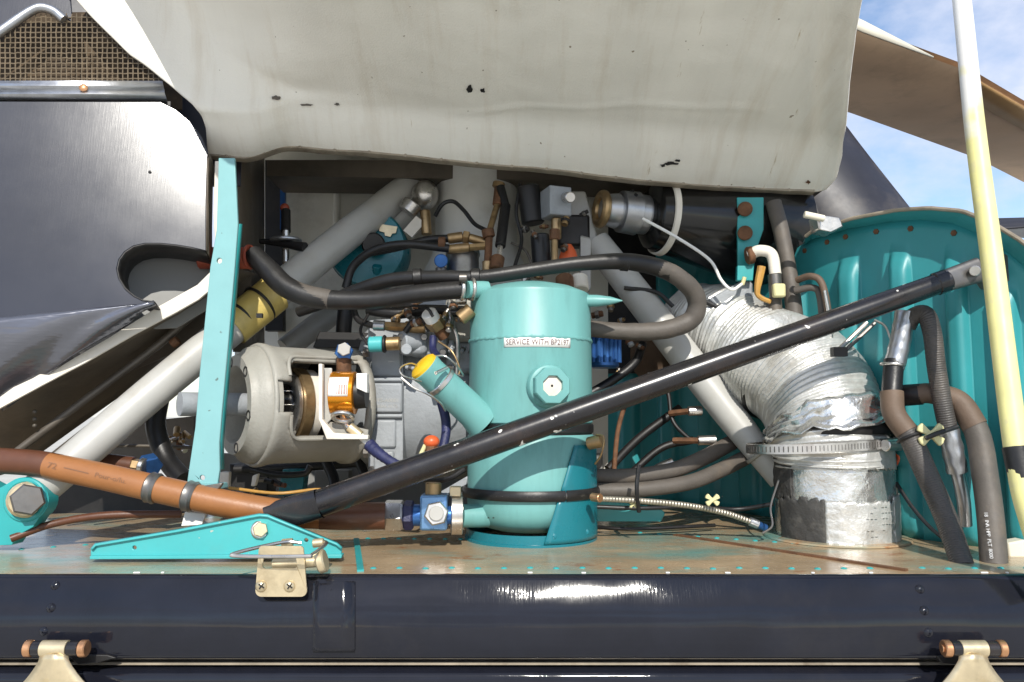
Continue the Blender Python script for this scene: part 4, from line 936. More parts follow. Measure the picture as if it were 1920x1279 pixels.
px_tube(MB(), [(560, 585, 1.14), (640, 556, 1.11), (730, 526, 1.08), (820, 520, 1.06), (900, 520, 1.05), (1000, 506, 1.05), (1090, 494, 1.05), (1180, 491, 1.06), (1255, 510, 1.08), (1302, 550, 1.10), (1300, 595, 1.11), (1250, 618, 1.11), (1180, 622, 1.11), (1100, 616, 1.11)], [20, 24, 27, 27, 27, 27, 27, 28, 32, 34, 34, 32, 30, 28], 20).build('hose', M['rubber'], b2)
px_tube(MB(), [(1200, 494, 1.064), (1258, 511, 1.08), (1303, 552, 1.10), (1299, 596, 1.11), (1250, 618, 1.11), (1180, 622, 1.11), (1104, 616, 1.11)], [30, 34, 36, 36, 34, 32, 31], 20, rf=lambda L, a: 1+.02*math.sin(L*260)).build('spiral_sleeve', M['grub'], b2)
for (x, y, d, ax) in ((784, 521, 1.066, (1, 0, .1)), (892, 520, 1.05, (1, 0, 0)), (1172, 491, 1.06, (1, 0, -.1))):
    MB().lathe(P(x-9, y, d), ax, [(0, S(15, d)), (.001, S(17, d)), (.011, S(17, d)), (.012, S(15, d))], 20).build('clamp', M['rubber'], b2)

# ================================================================== ENGINE AND GEARBOX
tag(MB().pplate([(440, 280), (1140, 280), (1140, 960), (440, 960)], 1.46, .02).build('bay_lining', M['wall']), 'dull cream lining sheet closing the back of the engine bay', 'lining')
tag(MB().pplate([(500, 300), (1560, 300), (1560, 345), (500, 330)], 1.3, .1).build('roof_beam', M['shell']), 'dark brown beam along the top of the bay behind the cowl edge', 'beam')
tag(px_tube(MB(), [(634, 300, 1.45), (630, 440, 1.45)], 14, 12).build('lining_stiffener', M['wall']), 'thin upright stiffener on the cream lining', 'stiffener')
mx_ = P(893, 400, 1.36).x
gm = thing('gearbox_mast', 'grey mast casing standing on the gearbox below the cowl edge', 'mast', Vector((mx_, 1.36, P(893, 560, 1.36).z)))
zz = lambda y: P(893, y, 1.36).z-P(893, 560, 1.36).z
MB().lathe((mx_, 1.36, P(893, 560, 1.36).z), (0, 0, 1), [(0, S(112, 1.36)), (zz(540), S(112, 1.36)), (zz(525), S(106, 1.36)), (zz(480), S(84, 1.36)), (zz(462), S(78, 1.36)), (zz(300), S(77, 1.36))], 48).build('mast_casing', M['mastgrey'], gm)
for x in (800, 985): MB().hexn(P(x, 520, 1.30), P(x, 535, 1.30), S(9, 1.3)).build('bolt', M['steel'], gm)
# second strut with bright knuckle
s2 = thing('short_strut', 'short silver strut beside the top of the thick grey tube', 'strut', P(800, 370, 1.3))
px_tube(MB(), [(690, 470, 1.32), (745, 415, 1.32), (790, 375, 1.32)], 44, 20).build('tube', M['grey'], s2)
MB().sphere(P(797, 366, 1.30), S(26, 1.3), 20, 12, (1, 1, 1.1)).build('knuckle', M['steel'], s2)
cyl_px((776, 380, 1.28), (762, 398, 1.28), 40).build('sleeve', M['steel'], s2)
cyl_px((797, 395, 1.28), (800, 440, 1.28), 20).build('pivot_bolt', M['brass'], s2)
MB().pplate([(756, 432), (780, 405), (790, 412), (790, 425), (772, 445)], 1.27, .01).build('tab', M['cream'], s2)
# teal round box
tbx = thing('round_gauge_box', 'round dark teal box behind the grey tube with a black plug', 'box', P(700, 545, 1.3))
MB().lathe(P(700, 478, 1.34), (0, -1, 0), [(0, S(74, 1.3)), (.06, S(74, 1.3)), (.066, S(70, 1.3)), (.067, S(20, 1.3)), (.067, .001)], 48).build('case', M['cradle'], tbx)
MB().cyl(P(700, 458, 1.275), P(700, 458, 1.25), S(22, 1.27)).build('plug', M['rubber'], tbx)
MB().pplate([(712, 420), (745, 425), (742, 437), (735, 438), (732, 444), (722, 442), (721, 436), (711, 433)], 1.268, .002).build('placard', M['gold'], tbx)
MB().cyl(P(707, 520, 1.285), P(707, 498, 1.27), S(9, 1.27)).build('nipple', M['cradle'], tbx)
# main casting
gx = thing('gearbox', 'grey cast gearbox with ribbed face plate behind the canister', 'gearbox', P(780, 890, 1.25))
gy = P(770, 752, 1.27).z
def X(px, d): return P(px, 752, d).x
ga = Vector((X(690, 1.27), 1.27, gy))
pr_ = [(0, S(60, 1.27)), (0, S(132, 1.27)), (S(12, 1.27), S(142, 1.27)), (S(60, 1.27), S(140, 1.27)), (S(120, 1.27), S(146, 1.27)), (S(180, 1.27), S(143, 1.27)), (S(225, 1.27), S(120, 1.27)), (S(250, 1.27), S(80, 1.27)), (S(255, 1.27), .001)]
MB().lathe(ga, (1, 0, 0), pr_, 64).build('main_housing', M['casting'], gx, smooth=50)
dfc = 1.135
def cast_plate(pix, d, th, nm='rib_plate', bev=.003, mat='casting'): return MB().pplate(pix, d, th).build(nm, M[mat], gx, bevel=bev)
def rect(x0, y0, x1, y1): return [(x0, y0), (x1, y0), (x1, y1), (x0, y1)]
cast_plate(rect(690, 604, 756, 892), dfc+.006, .09, 'face_block')
cast_plate(rect(694, 650, 752, 706), dfc+.002, .02); cast_plate(rect(692, 718, 754, 774), dfc-.003, .02); cast_plate(rect(693, 787, 742, 840), dfc+.001, .02); cast_plate(rect(700, 846, 738, 884), dfc-.002, .02)
for y in (712, 780): MB().cyl(P(692, y, dfc+.002), P(754, y, dfc+.002), S(4, dfc)).build('rib', M['casting'], gx)
tm = MB(); add_text(tm, 'WFS-A0001', .0095, lambda x, y: P(723, 751, dfc-.0036)+Vector((x*.82, 0, y*.8))); add_text(tm, 'SERIAL 0172', .0075, lambda x, y: P(723, 762, dfc-.0036)+Vector((x*.85, 0, y*.8)))
tm.build('raised_lettering', M['grey'], gx, smooth=0)
# upper accessory castings
cast_plate(rect(765, 590, 838, 668), 1.12, .10, 'accessory_block', .006); cast_plate(rect(835, 560, 905, 640), 1.13, .12, 'accessory_block', .005, 'bell'); cast_plate(rect(836, 636, 890, 700), 1.145, .1, 'accessory_block', .006)
cast_plate([(690, 600), (760, 596), (770, 560), (880, 556), (884, 600), (760, 640), (690, 640)], 1.18, .10, 'upper_case', .004)
cast_plate(rect(745, 625, 800, 665), 1.105, .04, 'pump_flange', .008)
MB().cyl(P(790, 640, 1.12), P(752, 640, 1.10), S(20, 1.11)).build('pump_neck', M['casting'], gx)
MB().cyl(P(762, 655, 1.10), P(762, 655, 1.09), S(10, 1.1)).build('plug', M['casting'], gx)
bolt = None
for (x, y, d) in ((700, 648, 1.136), (748, 648, 1.136), (772, 598, 1.118), (830, 598, 1.118), (772, 660, 1.118), (830, 660, 1.118), (845, 568, 1.128), (896, 568, 1.128), (843, 690, 1.143), (884, 660, 1.143), (696, 880, 1.138), (748, 880, 1.138), (752, 632, 1.103), (795, 632, 1.103)):
    if bolt is None: bolt = MB().hexn(P(x, y, d), P(x, y, d-.007), S(6.5, d)).build('bolt', M['steel_dark'], gx); 
    else: dup(bolt, P(x, y, d-.0035), gx)
cyl_px((868, 535, 1.2), (868, 478, 1.22), 62).build('filter_cup', M['alu'], gx)
cyl_px((868, 480, 1.215), (868, 474, 1.217), 66).build('filter_lid', M['alu'], gx)
MB().cyl(P(827, 489, 1.2), P(827, 489, 1.17), S(13, 1.18)).build('blue_cap', M['blue'], gx); cyl_px((827, 502, 1.19), (827, 530, 1.19), 22).build('cap_stem', M['steel_dark'], gx)
# bell housing with window and coupling
bh = thing('bell_housing', 'pale grey bell housing with an open window on the coupling', 'housing', P(560, 880, 1.22))
bc0 = P(474, 759, 1.08); bax = Vector((math.cos(R(38)), math.sin(R(38)), 0)); n_ = 96; RB = .080
B = lambda t: bc0+bax*t
tsb = [-.002, .003, .010, .017, .024, .032, .046, .06, .075, .09, .105, .118, .128, .133, .142]
rsb = [.0815, .084, .0835, .0815, .0805]+[.080]*8+[.084, .084]
_, ub, vb = basis(bax); fdir = (Vector((0, 0, CZ))-B(.07)); fdir = (fdir-bax*fdir.dot(bax)); fdir.z = 0; fdir.normalize()
fa = [math.degrees(math.atan2((ub*math.cos(2*math.pi*(j+.5)/n_)+vb*math.sin(2*math.pi*(j+.5)/n_)).z, (ub*math.cos(2*math.pi*(j+.5)/n_)+vb*math.sin(2*math.pi*(j+.5)/n_)).dot(fdir))) for j in range(n_)]
def skip(i, j):
    a = fa[j]; t = tsb[i]
    if .032 <= t < .128: return -32 < a < 50
    if .024 <= t < .032: return -26 < a < 44
    if .003 <= t < .024: return -8 < a < 24
    return False
MB().lathe(bc0, bax, list(zip(tsb, rsb)), n_, cap=False, skip=skip).build('casing', M['bell'], bh, smooth=50, solid=.006)
MB().lathe(bc0, -bax, [(-.012, .078), (.0, .080), (.010, .0775), (.016, .070), (.022, .0675), (.026, .066), (.026, .052), (.022, .049), (-.012, .049)], 72, cap=False).build('mounting_ring', M['bell'], bh, smooth=40)
for a in range(6):
    an = a*math.pi/3+.25; e = (ub*math.cos(an)+vb*math.sin(an))
    MB().lathe(bc0-bax*.0255+e*.059, -bax, [(0, .0072), (.0012, .0072), (.0012, .005), (.0004, .0046)], 18).build('bolt_hole', M['dark'], bh)
MB().tube([B(-.095), B(-.05), B(.03), B(.12)], .0155, 24, 6).build('drive_shaft', M['casting'], bh)
MB().lathe(B(.10), bax, [(0, .074), (.002, .074)], 48).build('rear_web', M['dark'], bh)
def disc(t0, t1, r_, nm, mat): MB().lathe(B(t0), bax, [(0, r_*.9), (.001, r_), (t1-t0-.001, r_), (t1-t0, r_*.9)], 48).build(nm, M[mat], bh)
disc(.030, .046, .030, 'splined_hub', 'blackgl'); disc(.046, .053, .046, 'coupling_disc', 'steel'); disc(.053, .068, .052, 'coupling_drum', 'brass'); disc(.068, .082, .050, 'coupling_flange', 'cream'); disc(.082, .10, .040, 'inner_shaft', 'dark')
for k in range(9):
    a = k*2*math.pi/9; e = ub*math.cos(a)+vb*math.sin(a); MB().cyl(B(.026)+e*.026, B(.046)+e*.026, .0042, 10).build('spline_tooth', M['steel'], bh)
for (x, y) in ((684, 662), (684, 850), (686, 700), (686, 820)): MB().hexn(P(x-3, y, 1.12), P(x+8, y, 1.12), S(9, 1.12)).build('flange_bolt', M['steel_dark'], bh)
def on_b(t, deg): e = fdir*math.cos(R(deg))+Vector((0, 0, 1))*math.sin(R(deg)); return B(t)+e*.0815
for lo_, hi_ in ((-33, -27), ):
    MB().tube([on_b(.128, -34), on_b(.05, -34), on_b(.034, -33), on_b(.027, -28), on_b(.023, -20), on_b(.022, -10)], .0024, 8, 6).build('window_rim', M['bell'], bh)
    MB().tube([on_b(.128, 52), on_b(.05, 52), on_b(.034, 51), on_b(.027, 46), on_b(.023, 38), on_b(.022, 27)], .0024, 8, 6).build('window_rim', M['bell'], bh)
# orange sensor on a bent bracket
os_ = thing('orange_sensor', 'shiny orange canister sensor with a white label clamped to a bent bracket', 'sensor', P(645, 825, 1.07))
dS = 1.050
MB().pplate([(597, 682), (604, 682), (604, 786), (626, 812), (690, 816), (690, 824), (612, 824), (603, 800), (597, 786)], dS-.03, .012).build('bent_bracket', M['cream'], os_, bevel=.001)
MB().pplate([(604, 690), (622, 690), (622, 785), (612, 796), (604, 786)], dS-.01, .004).build('bracket_web', M['grey'], os_, bevel=.001)
MB().pplate([(605, 788), (690, 806), (690, 824), (612, 824)], dS-.006, .01).build('bracket_foot', M['bell'], os_, bevel=.001)
MB().lathe(P(622, 737, dS), (1, 0, 0), [(0, S(36, dS)), (.001, S(40, dS)), (S(46, dS)-.001, S(40, dS)), (S(46, dS), S(36, dS))], 48).build('sensor_body', M['gold_or'], os_)
MB().lathe(P(668, 737, dS), (1, 0, 0), [(0, S(30, dS)), (S(20, dS), S(28, dS))], 32).build('end_fitting', M['dark'], os_)
rows = [[P(x, 737, dS)+Vector((0, -math.cos(a)*(S(40, dS)+.0006), math.sin(a)*(S(40, dS)+.0006))) for x in (624, 640, 660)] for a in [R(-10+k*6) for k in range(10)]]
q = MB(); q.quadgrid(rows); lbl = q.build('label', M['white'], os_, solid=.0004)
bar = MB()
for k in range(12):
    a = R(-6+10); x = 640+k*1.6
    if k % 3 != 1: bar.plate([P(x+dx_, 737, dS)+Vector((0, -math.cos(R(b))*(S(40, dS)+.0014), math.sin(R(b))*(S(40, dS)+.0014))) for dx_, b in ((0, -4), (.9, -4), (.9, 20), (0, 20))], (0, .0002, 0))
bar.build('print_bars', M['redr'], lbl)
MB().pplate([(668, 700), (688, 700), (688, 737), (668, 728)], dS-.03, .015).build('white_block', M['white'], os_, bevel=.001)
MB().ring(P(643, 782, dS-.02), (0, .5, 1), S(18, dS), S(4.5, dS), 24).build('clamp_ring', M['steel'], os_)
bb = thing('blue_bolt', 'hex bolt with a blue washer on top of the bell housing', 'bolt', P(645, 690, 1.09))
MB().hexn(P(645, 655, 1.085), P(645, 655, 1.065), S(13, 1.08), .4).build('bolt_head', M['grey'], bb); MB().hexn(P(645, 660, 1.09), P(645, 660, 1.082), S(18, 1.08), .2).build('washer_nut', M['blue'], bb)
cyl_px((645, 672, 1.09), (645, 700, 1.09), 28).build('stem', M['rust'], bb)
tl = thing('feed_line', 'blue sleeved sensor line running down from the orange sensor to the strut', 'hose', P(720, 870, 1.04))
px_tube(MB(), [(643, 780, 1.05), (652, 800, 1.04), (672, 815, 1.035)], 12, 12).build('elbow', M['steel'], tl)
cyl_px((655, 800, 1.035), (676, 817, 1.035), 19).build('nut', M['gold'], tl); px_tube(MB(), [(672, 814, 1.035), (696, 836, 1.03)], 13, 12).build('sleeve', M['white'], tl)
px_tube(MB(), [(693, 834, 1.03), (710, 850, 1.02), (742, 870, 1.01), (785, 880, 1.0)], [24, 20, 17, 16], 16, rf=lambda L, a: 1+.05*math.sin(L*900)).build('blue_sleeve', M['bluer'], tl)
hose('fuel_line', 'dark navy sleeved line hanging below the filler neck', 'hose', [(828, 755, 1.06), (836, 790, 1.05), (834, 825, 1.04), (820, 862, 1.03), (790, 885, 1.03)], [18, 18, 17, 16, 16], 'bluer')
rs = thing('red_capped_sender', 'red capped sender on a steel stem just above the black strut', 'sender', P(806, 870, 1.02))
MB().sphere(P(809, 828, 1.02), S(15, 1.02), 20, 12, (1, 1, .8)).build('red_cap', M['redp'], rs); MB().hexn(P(809, 836, 1.02), P(808, 848, 1.02), S(13, 1.02)).build('nut', M['rust'], rs)
cyl_px((808, 846, 1.02), (806, 878, 1.02), 20).build('stem', M['steel'], rs); px_tube(MB(), [(797, 835, 1.02), (790, 850, 1.01), (776, 880, 1.0)], 8, 10).build('lead', M['ytie'], rs)
# fittings cluster above the gearbox
fcn = [('pressure_sender', 'white ringed pressure sender pointing up left of the canister', [((803, 586, 1.07), (812, 600, 1.08), 30, 'white'), ((811, 598, 1.08), (822, 614, 1.09), 36, 'brass'), ((820, 612, 1.09), (834, 632, 1.1), 24, 'rust')]),
       ('union_fitting', 'bronze union row running left from the pressure sender', [((700, 610, 1.1), (722, 611, 1.1), 20, 'alu'), ((722, 611, 1.1), (762, 613, 1.1), 18, 'brass'), ((760, 613, 1.1), (798, 614, 1.1), 22, 'brass')]),
       ('quick_coupling', 'short bright teal quick coupling with a bronze end', [((692, 646, 1.09), (718, 645, 1.09), 30, 'teal_lt'), ((718, 645, 1.09), (724, 645, 1.09), 34, 'dark'), ((724, 645, 1.09), (750, 644, 1.09), 26, 'brass')]),
       ('bronze_manifold', 'upper bronze pipe of the pair under the mast', [((840, 448, 1.2), (868, 444, 1.2), 20, 'brass'), ((868, 444, 1.2), (880, 446, 1.2), 26, 'brass'), ((880, 446, 1.2), (912, 455, 1.2), 17, 'brass')]),
       ('bronze_manifold', 'lower bronze pipe of the pair under the mast', [((838, 468, 1.19), (880, 464, 1.19), 18, 'brass'), ((880, 464, 1.19), (912, 462, 1.19), 15, 'brass'), ((822, 456, 1.18), (835, 456, 1.18), 24, 'rust')]),
       ('rust_link', 'rusty upright link and fork in front of the mast', [((914, 430, 1.19), (917, 445, 1.19), 24, 'rust'), ((917, 445, 1.19), (914, 505, 1.17), 15, 'rust'), ((914, 490, 1.17), (914, 508, 1.17), 20, 'brass')]),
       ('rod_end', 'slim bronze rod leaning up to the cowl edge beside a black damper', [((918, 432, 1.19), (932, 385, 1.22), 12, 'brass'), ((932, 385, 1.22), (936, 350, 1.24), 18, 'rust'), ((934, 352, 1.24), (936, 342, 1.24), 24, 'brass')]),
       ('damper', 'black slim damper with a steel end in front of the mast', [((948, 385, 1.22), (938, 462, 1.18), 20, 'rubber'), ((938, 462, 1.18), (934, 485, 1.17), 12, 'steel'), ((934, 483, 1.17), (930, 506, 1.16), 26, 'rust'), ((938, 350, 1.23), (948, 388, 1.22), 17, 'rubber')]),
       ('blue_filter', 'blue ribbed filter bowl at the right of the canister', [((1130, 620, 1.2), (1130, 690, 1.2), 62, 'blue'), ((1130, 612, 1.2), (1130, 622, 1.2), 70, 'steel_dark')]),
       ('elbow_union', 'dull steel union above the blue nut at the lower left', [((275, 868, 1.07), (285, 878, 1.06), 44, 'blue'), ((245, 872, 1.05), (268, 875, 1.05), 26, 'brass'), ((262, 874, 1.05), (272, 876, 1.05), 32, 'steel')]),
       ('wall_union', 'small steel union on the dark bulkhead, the upper of two', [((1290, 771, 1.2), (1316, 770, 1.2), 18, 'steel'), ((1255, 775, 1.22), (1292, 771, 1.2), 12, 'rust')]),
       ('wall_union', 'small steel union on the dark bulkhead, the lower of two', [((1308, 826, 1.18), (1342, 825, 1.18), 18, 'steel'), ((1262, 826, 1.2), (1310, 826, 1.18), 12, 'rust')]),
       ('bronze_swivel', 'bronze swivel at the left shoulder of the canister', [((862, 598, 1.05), (884, 580, 1.05), 28, 'brass'), ((845, 585, 1.06), (866, 585, 1.06), 11, 'rubber'), ((855, 562, 1.06), (875, 562, 1.06), 20, 'steel')]),
       ('jubilee_end', 'rusty pipe end poking out above the canister shoulder on its right', [((1058, 520, 1.14), (1060, 545, 1.13), 34, 'rust'), ((1085, 520, 1.15), (1088, 545, 1.14), 34, 'cream'), ((1040, 448, 1.16), (1040, 500, 1.15), 13, 'brass'), ((1040, 430, 1.16), (1040, 450, 1.16), 20, 'rust')])]
for nm, lab, segs in fcn:
    tt_ = thing(nm, lab, 'fitting', P(*segs[0][0]))
    for k, (a, b_, w_, m_) in enumerate(segs):
        (hex_px(a, b_, w_) if (k % 2 == 1 and m_ in ('brass', 'rust', 'steel')) or m_ == 'blue' and nm == 'elbow_union' else cyl_px(a, b_, w_)).build({0: 'body', 1: 'union_nut', 2: 'end_piece', 3: 'sleeve'}[k], M[m_], tt_)
bf = [o for o in bpy.data.objects if o.name.startswith('blue_filter')][0]
for k in range(9):
    a = R(-170+k*20); c = Vector((P(1130, 655, 1.2).x, 1.2, P(1130, 655, 1.2).z))+Vector((math.cos(a), math.sin(a), 0))*S(32, 1.2); MB().cyl(c-Vector((0, 0, S(26, 1.2))), c+Vector((0, 0, S(26, 1.2))), S(3.2, 1.2), 8).build('rib', M['blue'], bf)
# thin engine hoses
HS = [('oil_line', 'slim black oil line curving over the round teal box', [(648, 540, 1.2), (662, 500, 1.2), (700, 470, 1.19), (760, 458, 1.18), (842, 466, 1.18)], 16, 'rubber'),
      ('oil_line', 'slim black oil line reaching the upper bronze pipe', [(690, 475, 1.21), (750, 463, 1.2), (800, 450, 1.2), (842, 447, 1.2)], 15, 'rubber'),
      ('ignition_lead', 'thin black lead looping from the strut knuckle to the rusty link', [(816, 405, 1.25), (830, 383, 1.24), (850, 378, 1.24), (870, 395, 1.23), (890, 420, 1.22), (912, 432, 1.2)], 8, 'rubber'),
      ('oil_line', 'black line running behind the sagging hose down to the union row', [(662, 575, 1.14), (672, 600, 1.13), (700, 611, 1.12)], 12, 'rubber'),
      ('coolant_hose', 'thick black hose dropping behind the bell housing top', [(650, 560, 1.24), (645, 610, 1.24), (642, 660, 1.25)], 30, 'rubber'),
      ('sensor_lead', 'thin grey lead bent over to the white ringed sender', [(735, 575, 1.09), (770, 573, 1.08), (800, 578, 1.06), (812, 594, 1.06)], 6, 'rubber'),
      ('cable_loom', 'black cable loom crossing under the sagging hose', [(690, 580, 1.13), (740, 588, 1.12), (790, 582, 1.12), (870, 584, 1.12)], 22, 'rubber'),
      ('sender_lead', 'short dark blue lead below the pressure sender', [(812, 632, 1.09), (812, 655, 1.08), (820, 668, 1.06)], 14, 'bluer'),
      ('tie_wire', 'thin brass tie wire behind the filler neck', [(822, 640, 1.07), (848, 660, 1.06), (862, 695, 1.06), (850, 712, 1.06)], 4, 'brass'),
      ('hydraulic_hose', 'grey hose from canister to bulkhead, the upper of two', [(1105, 893, 1.1), (1180, 893, 1.1), (1260, 882, 1.12), (1320, 858, 1.15), (1372, 830, 1.19)], 29, 'grub'),
      ('hydraulic_hose', 'grey hose from canister to bulkhead, the lower of two', [(1105, 920, 1.09), (1200, 918, 1.09), (1290, 905, 1.11), (1350, 882, 1.14), (1402, 856, 1.18)], 28, 'grub'),
      ('control_cable', 'black cable lying just behind the braided steel line', [(1110, 950, 1.08), (1200, 953, 1.08), (1300, 950, 1.1), (1380, 955, 1.12), (1450, 945, 1.1)], 8, 'rubber'),
      ('floor_cable', 'black cable on the deck right of the canister', [(1112, 988, 1.12), (1180, 992, 1.1), (1280, 988, 1.12), (1340, 985, 1.14)], 7, 'rubber'),
      ('black_hose', 'black hose hooking behind the right grey strut', [(1100, 742, 1.2), (1150, 712, 1.21), (1190, 680, 1.22), (1205, 645, 1.24)], 17, 'rubber'),
      ('black_pipe', 'dark pipe slanting in the gloom below the black strut', [(1140, 880, 1.22), (1200, 820, 1.25), (1275, 765, 1.27)], 16, 'dark'),
      ('black_pipe', 'second dark pipe low in the gloom near the grey hoses', [(1180, 890, 1.22), (1240, 840, 1.24), (1300, 825, 1.24)], 14, 'dark'),
      ('signal_wire', 'thin white wire sagging in front of the black drum', [(1205, 410, 1.18), (1270, 446, 1.17), (1330, 487, 1.17), (1352, 525, 1.17), (1372, 543, 1.17), (1392, 532, 1.18)], 6, 'white'),
      ('grey_hose', 'long grey hose dropping from the cowl edge past the strut', [(1450, 380, 1.2), (1466, 440, 1.19), (1482, 530, 1.17), (1496, 640, 1.15)], [30, 30, 31, 31], 'grub'),
      ('grey_hose', 'short grey hose below the yellow valve', [(1452, 560, 1.16), (1458, 640, 1.15)], 26, 'grub'),
      ('wiring_harness', 'brown wrapped harness bending down behind the long grey hose', [(1495, 525, 1.14), (1520, 518, 1.12), (1540, 530, 1.11), (1552, 580, 1.1), (1558, 650, 1.1)], 13, 'brub'),
      ('wiring_harness', 'grey wrapped harness below the brown one', [(1490, 545, 1.14), (1525, 540, 1.125), (1538, 560, 1.12), (1545, 650, 1.115)], 13, 'grub'),
      ('bright_rod', 'bright metal rod beside the brown harness', [(1546, 545, 1.09), (1556, 600, 1.09), (1560, 655, 1.09)], 7, 'steel'),
      ('brown_pipe', 'dark brown pipe ending at the blue nut', [(150, 862, 1.05), (200, 866, 1.05), (250, 872, 1.05)], 30, 'orange_d'),
      ('black_tube', 'black rubber tube dropping behind the teal post foot', [(300, 740, 1.12), (292, 800, 1.11), (312, 860, 1.10), (345, 900, 1.08)], 36, 'rubber'),
      ('thin_tube', 'thin brown tube curving along the deck at the lower left', [(20, 1010, .97), (100, 982, .99), (200, 966, 1.0), (340, 964, 1.02)], 14, 'orange_d'),
      ('grey_pipe', 'grey horizontal pipe under the bell housing ring', [(470, 880, 1.2), (520, 890, 1.2), (570, 888, 1.2), (582, 874, 1.2)], 12, 'rubber'),
      ('grey_pipe', 'black pipe dropping under the middle of the bell housing', [(612, 866, 1.25), (626, 900, 1.24), (630, 950, 1.22)], 20, 'rubber'),
      ('grey_pipe', 'black pipe slanting under the gearbox corner', [(672, 860, 1.2), (684, 890, 1.19), (700, 925, 1.17)], 18, 'rubber'),
      ('under_pipe', 'black pipe along the underside of the bell housing', [(440, 880, 1.28), (560, 876, 1.28), (700, 866, 1.28)], 16, 'dark'),
      ('under_pipe', 'thin dark pipe crossing left of the teal post', [(170, 838, 1.16), (260, 836, 1.16), (380, 840, 1.17)], 6, 'pipe_d')]
for nm, lab, pts_, w_, m_ in HS: hose(nm, lab, nm.split('_')[-1], pts_, w_, m_, n=14)
bsl = thing('braided_line', 'braided steel line running from the canister strap down to the deck', 'hose', P(1250, 945, 1.05))
px_tube(MB(), [(1124, 935, 1.02), (1200, 939, 1.03), (1290, 948, 1.045), (1360, 962, 1.06), (1412, 980, 1.07)], 11, 14, 12).build('braided_hose', M['braid'], bsl)
cyl_px((1405, 977, 1.07), (1422, 984, 1.07), 16).build('ferrule', M['alu'], bsl); cyl_px((1420, 983, 1.07), (1436, 990, 1.075), 13).build('end_fitting', M['blue'], bsl)
for x, y0, y1 in ((1198, 872, 960),): px_tube(MB(), [(x, y0, 1.03), (x-4, (y0+y1)/2, 1.02), (x, y1, 1.03)], 8, 8).build('cable_tie', M['rubber'], bsl)
for (cx_, cy_, nm, lab) in ((1337, 938, 'butterfly_clip', 'pale yellow clip on the black cable near the duct'), (1188, 947, 'line_clip', 'small yellow clip on the braided steel line')):
    q = MB(); c = P(cx_, cy_, 1.03); s_ = .009 if cx_ > 1300 else .005
    xshape(q, c, s_, s_*.3); tag(q.build(nm, M['ytie'], bevel=.001), lab, 'clip')
tag(MB().pplate([(1113, 935), (1236, 952), (1248, 962), (1240, 978), (1113, 978)], 1.16, .012).build('deck_bracket', M['teal_lt'], bevel=.002), 'flat teal deck bracket behind the foot of the canister on its right', 'bracket')
tag(px_tube(MB(), [(1215, 889, 1.13), (1240, 876, 1.14), (1262, 868, 1.14)], [14, 18, 20], 14).build('silver_tube_end', M['steel']), 'silver tube end resting on the upper grey hose', 'tube')
# grey strut on the right
gs = thing('grey_strut_tube', 'pale grey strut tube slanting down to the right behind the duct', 'strut', P(1450, 905, 1.15))
px_tube(MB(), [(1118, 455, 1.25), (1200, 560, 1.22), (1300, 690, 1.19), (1390, 805, 1.165), (1465, 900, 1.145)], [54, 58, 62, 58, 46], 28).build('tube', M['grey'], gs)
MB().ring(P(1426, 850, 1.155), P(1465, 900, 1.145)-P(1390, 805, 1.165), S(27, 1.155), S(4, 1.15)).build('band', M['bell'], gs)
MB().pplate([(1066, 358), (1098, 358), (1118, 430), (1124, 470), (1105, 470), (1078, 420), (1064, 400)], 1.24, .03).build('fork', M['grey'], gs, bevel=.003)
MB().pplate([(1088, 440), (1108, 445), (1108, 545), (1088, 545)], 1.23, .02).build('fork', M['grey'], gs, bevel=.003)
# top centre block, red boot, bronze ring and drum
bk_ = thing('actuator_block', 'grey machined block hanging under the cowl edge right of the mast', 'block', P(1040, 412, 1.2))
MB().box(P(1042, 382, 1.2), .036, .04, .045, Matrix.Rotation(.35, 3, 'Z')).build('block', M['casting'], bk_, bevel=.002)
MB().cyl(P(1062, 370, 1.18), P(1070, 370, 1.16), S(10, 1.18)).build('plug', M['steel'], bk_)
cyl_px((1043, 410, 1.2), (1043, 448, 1.2), 20).build('stem', M['brass'], bk_)
cyl_px((990, 350, 1.22), (1000, 420, 1.22), 44).build('black_sleeve', M['dark'], bk_)
cyl_px((1012, 440, 1.2), (1016, 500, 1.2), 36).build('black_sleeve', M['rubber'], bk_)
rb = MB(); rb.lathe(P(1066, 505, 1.19), (0, 0, 1), [(0, S(20, 1.2)), (.01, S(21, 1.2)), (.028, S(14, 1.2)), (.038, S(6, 1.2))], 20); tag(rb.build('red_boot', M['redp']), 'red rubber boot between the mast and the right grey strut', 'boot')
tag(MB().box(P(1075, 435, 1.25), .05, .03, .05).build('dark_link', M['dark'], bevel=.004), 'plain black link above the red boot', 'link')
dr = thing('starter_drum', 'ribbed steel and black starter drum with a bronze ring under the cowl edge', 'drum', P(1250, 520, 1.3))
dax = Vector((1, .28, -.06)).normalized(); do = P(1128, 392, 1.22)
MB().ring(do, dax, S(28, 1.22), S(9, 1.22), 32).build('bronze_ring', M['brass'], dr)
MB().lathe(do, dax, [(0, S(20, 1.22)), (.008, S(30, 1.22)), (.025, S(34, 1.22)), (.026, S(30, 1.22)), (.03, S(30, 1.22)), (.031, S(40, 1.22)), (.058, S(42, 1.22)), (.06, S(38, 1.22)), (.075, S(38, 1.22))], 40).build('steel_drum', M['alu'], dr)
MB().lathe(do+dax*.075, dax, [(0, S(44, 1.25)), (.01, S(62, 1.25)), (.04, S(70, 1.25)), (.19, S(104, 1.3)), (.25, S(104, 1.3)), (.27, S(80, 1.3))], 40).build('black_drum', M['blackgl'], dr)
MB().lathe(do+dax*.098, dax, [(0, S(68, 1.25)), (.001, S(72, 1.25)), (.009, S(74, 1.25)), (.010, S(70, 1.25))], 48, cap=False).build('cream_hoop', M['cream'], dr)
